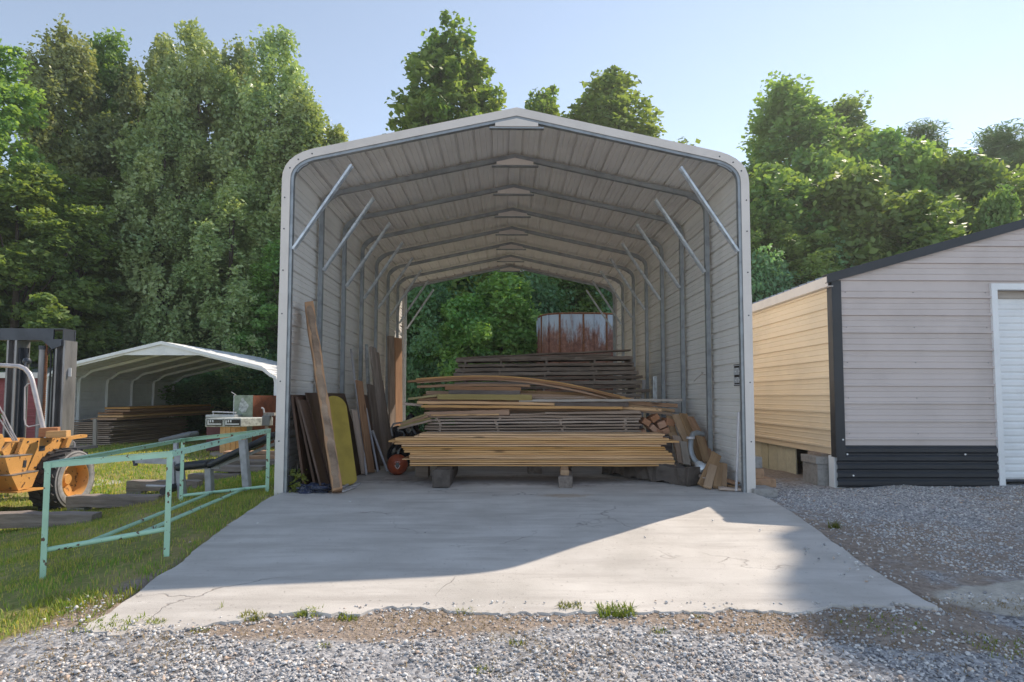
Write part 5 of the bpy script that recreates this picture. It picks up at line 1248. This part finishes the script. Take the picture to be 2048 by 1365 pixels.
def T(key, name, u, v, Y, ws, rot, label, zg=None, cat='tree', group=None):
    p = P(u, v, Y); g0 = gz(p.x, Y) if zg is None else zg
    return tree(key, name, label, (p.x, Y, g0), p.z-g0-(.65 if cat == 'tree' else .2), ws, rot, cat, group)
gl = 'tall trees of the wood on the left'
T('maple', 'broadleaf_tree', -30, 40, 21.5, .95, .3, 'tall bright tree cut off by the left edge of the photo', group=gl)
T('oak2', 'broadleaf_tree', 140, 48, 26, 1.0, 1.1, 'tall tree with the highest tip on the left', group=gl)
T('maple', 'broadleaf_tree', 222, 72, 28, .95, 2.4, 'tall tree just right of the highest tip on the left', group=gl)
T('oak', 'broadleaf_tree', 318, 82, 29, .95, 4.0, 'dark tall tree behind the pale slender tree on the left', group=gl)
T('oak', 'broadleaf_tree', 405, 68, 27, 1.0, .7, 'tall olive tree in the middle of the left wood', group=gl)
T('oak2', 'broadleaf_tree', 482, 74, 29, 1.0, 5.2, 'tall olive tree behind the gap in the left wood', group=gl)
T('oak', 'broadleaf_tree', 548, 72, 27.5, .98, 2.9, 'tall olive tree near the right end of the left wood', group=gl)
T('oak2', 'broadleaf_tree', 612, 165, 26.5, 1.0, .2, 'olive tree stepping down towards the carport roof', group=gl)
T('oak', 'broadleaf_tree', 672, 262, 27.5, .85, 1.9, 'lowest olive tree of the left wood beside the carport roof', group=gl)
gm = 'lower trees along the front of the left wood'
T('gum', 'broadleaf_tree', 40, 300, 20.5, .95, 3.0, 'leafy green tree low at the left behind the forklift mast', group=gm)
T('gum', 'broadleaf_tree', 170, 330, 24, 1.05, 5.1, 'leafy green tree behind the peak of the mast and red shed', group=gm)
T('oak2', 'broadleaf_tree', 330, 185, 24.8, .85, 3.7, 'pale slender tree standing forward in the left wood', group=gm)
T('oak', 'broadleaf_tree', 470, 330, 25, .85, 4.4, 'olive tree over the right roof slope of the open carport', group=gm)
T('gum', 'broadleaf_tree', 575, 430, 25.5, .8, 1.3, 'low leafy tree against the left side of the carport', group=gm)
gb = 'undergrowth bushes along the wood'
for i, (u, v, Y) in enumerate(((10, 640, 24.5), (120, 650, 25), (235, 620, 26), (330, 650, 25.2), (410, 700, 24.6), (470, 660, 26.3), (545, 690, 25.4), (620, 620, 26.6))):
    T('bush', 'undergrowth_bush', u, v, Y, 1.0+.08*(i % 3), i*1.3, ('first', 'second', 'third', 'fourth', 'fifth', 'sixth', 'seventh', 'eighth')[i]+' dark bush from the left at the foot of the wood', cat='bush', group=gb)
# behind the carport
T('poplar', 'poplar_tree', 890, 46, 27, 1.3, .4, 'bright green poplar rising behind the carport roof left of the ridge')
T('poplar', 'poplar_tree', 1092, 174, 28.5, .95, 2.0, 'small yellowish treetop just right of the carport ridge')
T('maple', 'poplar_tree', 1205, 140, 27, 1.4, 4.4, 'round green treetop behind the right slope of the carport roof')
gv = 'vine-covered bushes seen through the carport'
for i, (u, v, Y, k, ws, lab) in enumerate(((850, 560, 20.5, 'bush', .8, 'dark feathery bush seen at the left of the carport opening'), (925, 590, 20.0, 'vine', .75, 'vine-covered bush with big leaves left of the tank'), (1010, 540, 21.0, 'vine2', .85, 'tall vine-covered tree behind the dark lumber stack'), (1075, 560, 22.4, 'bush', .9, 'leafy bush just left behind the rusty tank'), (1150, 530, 24.2, 'vine2', 1.0, 'dark vine-covered tree behind the rusty tank'), (1235, 540, 24, 'bush', 1.1, 'dark bush right behind the rusty tank'), (960, 470, 24.5, 'bush', 1.2, 'tall dark bush behind the vine-covered ones'), (800, 470, 25, 'bush', 1.2, 'dark bush behind the far left post of the carport'))):
    T(k, 'vine_bush', u, v, Y, ws, i*2.1, lab, cat='bush', group=gv)
# right side
gr = 'trees and vine mounds behind the garage'
for i, (k, nm, u, v, Y, ws, lab) in enumerate((
    ('maple', 'broadleaf_tree', 1585, 160, 27, 1.4, 'tall dark round-topped tree right of the carport'),
    ('maple', 'broadleaf_tree', 1680, 198, 29, 1.1, 'tree half hidden right of the tall round-topped one'),
    ('vine2', 'vine_tree', 1545, 320, 22, 1.35, 'vine-covered tree next to the carport right bend'),
    ('vine', 'vine_tree', 1640, 290, 23.5, 1.4, 'yellow-green vine mound under the round-topped tree'),
    ('vine2', 'vine_tree', 1765, 250, 24, 1.35, 'vine-draped tree with a pointed top left of the pine'),
    ('vine', 'vine_tree', 1700, 320, 20.8, 1.3, 'rounded vine mound bright on top in the middle of the right wood'),
    ('vine2', 'vine_tree', 1805, 370, 19.6, 1.2, 'vine mound sloping right above the garage roof'),
    ('vine', 'vine_tree', 1915, 300, 23, 1.45, 'vine mound beneath the two pines'),
    ('vine', 'vine_tree', 1990, 360, 19.5, .62, 'small round vine ball above the garage rake'),
    ('vine', 'vine_tree', 2065, 330, 22.5, 1.3, 'vine mound cut off by the right edge'),
    ('pine', 'pine_tree', 1840, 222, 27.5, 1.4, 'pine top nearest the middle of the right wood'),
    ('pine', 'pine_tree', 1920, 285, 29, 1.5, 'lower pine top between the two taller ones'),
    ('pine', 'pine_tree', 1998, 232, 28, 1.6, 'pine top beside the right edge of the photo'),
    ('pine', 'pine_tree', 2060, 250, 30, 1.6, 'pine cut off by the right edge of the photo'),
    ('gum', 'broadleaf_tree', 1600, 430, 19.8, .75, 'shaded leafy tree just above the garage eave'),
    ('gum', 'broadleaf_tree', 1500, 400, 20.5, .7, 'shaded leafy tree hidden behind the carport right post'))):
    T(k, nm, u, v, Y, ws, i*1.7+.3, lab, group=gr)
for i, (u, v, Y) in enumerate(((1530, 520, 18.5), (1640, 500, 20), (1750, 450, 21))):
    T('bush', 'undergrowth_bush', u, v, Y, .8, i*1.9, ('left', 'middle', 'right')[i]+' dark bush above the garage eave', cat='bush', group='bushes above the garage eave')
# unseen trees added right of the frame to cast shade on the drive
tree_source('shade', 12, 17.6, 2.5, 15.7, 'oval', 240, 300, .25, 'leaf', .22, cr=(.35, .6))
for k, (dx, dy) in enumerate(((15.95, 15.45), (17.9, 15.6), (19.9, 15.8))): tree('shade', 'added_shade_tree', ('nearest', 'middle', 'farthest')[k]+' of three tall bare-trunked trees added beyond the right edge to cast shade', (dx, dy, -.1), 17.6, 1.05, .8+k, group='shade-casting trees added beyond the right edge')

# ------------------------------------------------------------------ grass, weeds, gravel
def in_slab(x, y):
    return (x > -2.36-.26*sstep(3.5, 6.6, y)) & (x < 2.64+.30*sstep(3.6, 6.8, y)) & (y > slab_front(x)-.02) & (y < 16)
def blades(name, x, y, h, w, mat, seed, lean=.6):
    r = np.random.default_rng(seed); n = len(x); z = ground_z(x, y)-.006
    base = np.stack([x, y, z], 1); a = r.uniform(0, 6.28, n); d = np.stack([np.cos(a), np.sin(a), np.zeros(n)], 1)
    s = np.stack([-np.sin(a), np.cos(a), np.zeros(n)], 1); ln = r.uniform(.1, lean, n)[:, None]*h[:, None]; up = np.array([0, 0, 1.0])
    co = np.empty((n, 5, 3)); W = w[:, None]/2
    co[:, 0] = base-s*W; co[:, 1] = base+s*W
    m = base+up*h[:, None]*.6+d*ln*.35; co[:, 2] = m+s*W*.75; co[:, 3] = m-s*W*.75
    co[:, 4] = base+up*(h*.92)[:, None]+d*ln
    quad = np.arange(n)[:, None]*5
    me = bpy.data.meshes.new(name); V = co.reshape(-1, 3)
    idx = np.concatenate([quad+0, quad+1, quad+2, quad+3, quad+3, quad+2, quad+4], 1).ravel()
    ls = (np.arange(n)[:, None]*7+np.array([0, 4])).ravel(); lt = np.tile([4, 3], n)
    me.vertices.add(len(V)); me.vertices.foreach_set('co', V.astype(np.float32).ravel()); me.loops.add(len(idx)); me.loops.foreach_set('vertex_index', idx.astype(np.int32))
    me.polygons.add(len(ls)); me.polygons.foreach_set('loop_start', ls.astype(np.int32)); me.polygons.foreach_set('loop_total', lt.astype(np.int32)); me.update(calc_edges=True); me.materials.append(mat); return me
def patchy(x, y): return .5+.28*np.sin(2.3*x+1.1*y)+.22*np.sin(3.7*y-1.9*x+2)+.2*np.sin(7.1*x+5.3*y)
def grass():
    r = np.random.default_rng(21)
    n = 190000; x = r.uniform(-8.5, -2.1, n); y = r.uniform(2.85, 9.5, n)
    k = (~in_slab(x, y)) & (r.uniform(0, 1, n) < .12+.88*np.clip(patchy(x*1.3, y*1.3)-.25+.45*np.sin(9*x+4*y)*np.sin(7*y-3*x), 0, 1)) & (x < -2.35+.0*y-.5*np.clip(3.6-y, 0, 1)*2) & (r.uniform(0, 1, n) < sstep(2.9, 3.9, y+.22*np.sin(4*x+1)))
    x, y = x[k], y[k]; h = r.uniform(.025, .07, len(x))*(.7+.6*np.clip(patchy(x*.6, y*.6), 0, 1)); o = bpy.data.objects.new('grass', blades('grass', x, y, h, r.uniform(.004, .008, len(x)), M['grass'], 1)); COL.objects.link(o); tag(o, 'short patchy grass on the bank beside the slab', kind='stuff')
    n = 70000; x = r.uniform(-15, -2.7, n); y = r.uniform(9.5, 17.5, n); k = r.uniform(0, 1, n) < .3+.7*np.clip(patchy(x, y), 0, 1); x, y = x[k], y[k]
    o = bpy.data.objects.new('lawn_grass', blades('lawn_grass', x, y, r.uniform(.03, .09, len(x)), r.uniform(.01, .02, len(x)), M['grass'], 2)); COL.objects.link(o); tag(o, 'sunlit lawn grass farther back', kind='stuff')
    n = 42000; x = r.uniform(-4.2, 4.2, n); y = r.uniform(2.2, 4.0, n); k = (~in_slab(x, y)) & (r.uniform(0, 1, n) < np.clip(patchy(x*1.4, y*2.2)-.1, 0, 1)*sstep(2.5, 3.5, y+.25*np.sin(2.2*x))); x, y = x[k], y[k]
    o = bpy.data.objects.new('dry_straw', blades('dry_straw', x, y, r.uniform(.012, .03, len(x)), r.uniform(.003, .006, len(x)), M['straw'], 3, 3.0)); COL.objects.link(o); tag(o, 'dry straw and dead grass along the slab edge', kind='stuff')
grass()
def tuft(u, v, z, nb, hh, ww, seed, label, spread=.09):
    p = G(u, v, z); r = np.random.default_rng(seed); x = p.x+np.clip(r.normal(0, spread, nb), -1.3*spread, 1.3*spread); y = p.y+np.clip(r.normal(0, spread*.6, nb), -.8*spread, .8*spread)
    me = blades('weed_tuft', x, y, r.uniform(.35, 1, nb)*hh*.75, r.uniform(.6, 1.1, nb)*ww*.75, M['weed'], seed, 1.3)
    g0 = Vector((p.x, p.y, gz(p.x, p.y))); co = np.empty(len(me.vertices)*3, np.float32); me.vertices.foreach_get('co', co); co = co.reshape(-1, 3)-np.array(g0, np.float32); me.vertices.foreach_set('co', co.ravel()); me.update()
    o = bpy.data.objects.new('weed_tuft', me); COL.objects.link(o); o.location = g0; tag(o, label, kind='stuff') if spread > .1 else tag(o, label, 'weed', 'weed tufts in the gravel')
TF = [(505, 1248, 110, .07, .012, 'weed tuft in the gravel left of the middle pair'), (618, 1240, 120, .07, .013, 'weed tuft by the slab edge in the left third'), (696, 1248, 90, .06, .012, 'small weed tuft right of the pair by the slab edge'), (1140, 1228, 130, .08, .012, 'tall-bladed weed tuft left of the biggest one'), (1232, 1238, 240, .09, .014, 'biggest weed tuft in the middle of the gravel'), (930, 1236, 60, .05, .01, 'thin weed tuft near the crumbled slab edge'), (1322, 1272, 50, .04, .01, 'tiny weed tuft right of the biggest one'), (1034, 1290, 30, .05, .01, 'tiny weed sprig alone in the open gravel'), (312, 1256, 70, .05, .011, 'weed tuft at the left corner of the slab'), (400, 1270, 50, .04, .011, 'low weed tuft below the left slab corner'), (965, 1330, 50, .035, .01, 'flat weed near the bottom in the middle'), (650, 1298, 25, .04, .01, 'tiny weed sprig left in the gravel'), (1395, 1245, 40, .035, .01, 'low weed at the edge of the shadow')]
for i, (u, v, nb, hh, ww, lab) in enumerate(TF): tuft(u, v, -.19, nb, hh, ww, 30+i, lab, .022+.00022*nb)
tuft(150, 1225, -.22, 420, .10, .012, 60, 'large bright grass clump left of the slab corner', .22)
tuft(215, 1262, -.2, 160, .06, .013, 61, 'spreading weed at the very corner of the slab', .12)
tuft(445, 1232, -.19, 7, .11, .005, 62, 'thin dry twig weed standing on the slab edge', .006)
tuft(1668, 1058, -.1, 70, .12, .012, 63, 'lone green grass tuft at the right edge of the slab', .035)
tuft(1760, 1255, -.18, 120, .04, .012, 64, 'low weeds in the shade at the lower right', .16)
tuft(2020, 1290, -.18, 200, .05, .01, 65, 'sunlit grass clump at the lower right edge', .16)
tuft(1620, 925, .0, 110, .14, .010, 66, 'thin grass along the garage skirting boards', .16)
def climber():
    r = np.random.default_rng(5); n = 90; c = G(597, 985, .0); root = thing('climbing_weed', 'small leafy climbing weed at the foot of the left front post', 'weed', c)
    z = r.uniform(0, .34, n)**1.3; pts = np.stack([r.normal(0, .05, n)-.02*(z > .2)-.06*(z < .08)*r.uniform(0, 1, n), r.normal(0, .05, n), z+.02], 1)
    nr = rand_dirs(r, n, .4)-np.array([0, .8, 0]); nr /= np.linalg.norm(nr, axis=1, keepdims=True); a = rand_dirs(r, n); a -= nr*(a*nr).sum(1, keepdims=True); a /= np.linalg.norm(a, axis=1, keepdims=True); L = r.uniform(.03, .07, n)
    o = bpy.data.objects.new('foliage', leaf_mesh('foliage', pts, a, np.cross(nr, a), L, L*.8, M['weed'])); COL.objects.link(o); o.parent = root
    mb = MB(); mb.tube([c, c+Vector((-.01, 0, .15)), c+Vector((-.03, .02, .34))], .004, 5); mb.build('stem', M['trunk'], root)
climber()

def stones():
    r = np.random.default_rng(77)
    # a dozen base shapes from jittered hulls
    bases = []
    for k in range(14):
        bm = bmesh.new()
        for q in rand_dirs(r, 11)*r.uniform(.75, 1.1, (11, 1)): bm.verts.new(q*np.array([1, r.uniform(.6, 1), r.uniform(.4, .75)]))
        bmesh.ops.convex_hull(bm, input=bm.verts); bmesh.ops.delete(bm, geom=[v for v in bm.verts if not v.link_faces], context='VERTS'); bmesh.ops.triangulate(bm, faces=bm.faces)
        bm.verts.index_update(); bases.append((np.array([v.co[:] for v in bm.verts]), np.array([[v.index for v in f.verts] for f in bm.faces]))); bm.free()
    def scatter(x, y, s, zoff, name, label, zf=None):
        n = len(x); z = (ground_z(x, y) if zf is None else zf(x, y))+zoff*s
        ang = rand_dirs(r, n)*1.0; rot = r.uniform(0, 6.28, n); tilt = r.uniform(-.6, .6, n); kind = r.integers(0, len(bases), n); V = []; Fc = []; off = 0
        for b, (bv, bf) in enumerate(bases):
            i = np.where(kind == b)[0]
            if not len(i): continue
            c, s_ = np.cos(rot[i]), np.sin(rot[i]); ct, st = np.cos(tilt[i]), np.sin(tilt[i]); O = np.zeros_like(c)
            R1 = np.stack([np.stack([c, -s_, O], 1), np.stack([s_, c, O], 1), np.stack([O, O, O+1], 1)], 1); R2 = np.stack([np.stack([O+1, O, O], 1), np.stack([O, ct, -st], 1), np.stack([O, st, ct], 1)], 1)
            Rm = R1 @ R2; v = np.einsum('nij,kj->nki', Rm, bv)*s[i][:, None, None]+np.stack([x[i], y[i], z[i]], 1)[:, None, :]
            V.append(v.reshape(-1, 3)); f = bf[None]+(np.arange(len(i))*len(bv))[:, None, None]+off; Fc.append(f.reshape(-1)); off += len(i)*len(bv)
        o = bpy.data.objects.new(name, np_mesh(name, np.concatenate(V), 3, np.concatenate(Fc), M['stone'])); COL.objects.link(o); tag(o, label, kind='stuff')
    n = 78000; x = r.uniform(-3.6, 3.9, n); y = r.uniform(1.7, 3.95, n)
    wob = np.sin(1.9*x+.7)*.12+np.sin(4.1*x)*.06
    dens = (1-.75*sstep(2.95, 3.5, y+wob))*(.35+.65*sstep(.28, .6, patchy(x*.8+3, y*1.5)))*(1-.95*sstep(1.5, 2.7, -x-.9*(y-2.9)+wob))
    k = (~in_slab(x, y)) & (r.uniform(0, 1, n) < np.clip(dens, .05, 1)*(1-sstep(2.5, 2.7, -x)*sstep(2.85, 3.0, y))*(.75+.5*np.clip(patchy(x*1.3, y*1.7), 0, 1)))
    xe = r.uniform(-2.4, 2.7, 900); ye = slab_front(xe)+r.normal(-.05, .04, 900); x = np.concatenate([x[k], xe]); y = np.concatenate([y[k], ye]); k = np.ones(len(x), bool)
    scatter(x[k], y[k], np.clip(r.lognormal(math.log(.0088), .40, k.sum()), .004, .019), .35, 'gravel', 'loose grey crushed stone in the foreground', lambda a, b: np.where(b > slab_front(a), slab_z(b)+.002, ground_z(a, b)))
    n = 44000; x = r.uniform(2.75, 7.6, n); y = r.uniform(3.6, 7.75, n)
    pt = np.hypot((x-3.9)/1.4, (y-4.0)/.42)
    k = (~in_slab(x, y)) & (r.uniform(0, 1, n) < .30+.7*np.clip(patchy(x*.9, y*1.2), 0, 1)) & (pt > .8+.3*r.uniform(0, 1, n)) & (r.uniform(0, 1, n) < .25+.75*sstep(2.9, 3.7, x))
    scatter(x[k], y[k], np.clip(r.lognormal(math.log(.0092), .4, k.sum()), .004, .02), .2, 'drive_gravel', 'crushed stone drive in front of the garage')
    # stones strewn on the slab corner
    xs = []; ys = []
    for u, v in ((1612, 1105), (1618, 1098), (1668, 1118), (1676, 1109), (1700, 1118), (1712, 1128), (1722, 1133), (1735, 1122), (1748, 1118), (1757, 1113), (1690, 1130), (1725, 1140), (1733, 1134), (1740, 1120), (1765, 1138), (1770, 1150), (1790, 1160), (1688, 1152), (1737, 1163), (1745, 1158), (1810, 1150), (1822, 1163), (1700, 1140), (1716, 1136), (1728, 1130), (1645, 1092), (430, 1078), (455, 1050), (515, 1045), (380, 1085), (980, 1055), (1290, 1075), (1425, 1040), (700, 1003), (590, 1085), (1520, 1060), (850, 1065)):
        p = G(u, v, -.1); y_ = p.y; z_ = float(slab_z(y_)); p = G(u, v, z_); xs.append(p.x); ys.append(p.y)
    xs = np.array(xs); ys = np.array(ys); e = r.normal(0, .05, (5, len(xs))); X = np.concatenate([xs]+[xs[:26][(np.arange(26))]+r.normal(0, .05, 26)]); Y = np.concatenate([ys]+[ys[:26]+r.normal(0, .03, 26)])
    scatter(X, Y, r.uniform(.008, .019, len(X)), .4, 'strewn_stones', 'few dark stones strewn over the slab corner', lambda a, b: slab_z(b)+.003)
stones()
hb = MB().bx((-95, -45, -3), (95, 155, 27)); hm = bpy.data.materials.new('haze'); hm.use_nodes = True
nt = hm.node_tree; nt.nodes.remove(nt.nodes['Principled BSDF']); pv = nt.nodes.new('ShaderNodeVolumePrincipled'); pv.inputs['Density'].default_value = .0012; pv.inputs['Color'].default_value = (.93, .96, 1, 1); pv.inputs['Anisotropy'].default_value = .5
nt.links.new(pv.outputs[0], nt.nodes['Material Output'].inputs['Volume']); tag(hb.build('haze', hm), 'thin summer haze in the air', kind='stuff')
print('objects', len(bpy.data.objects))
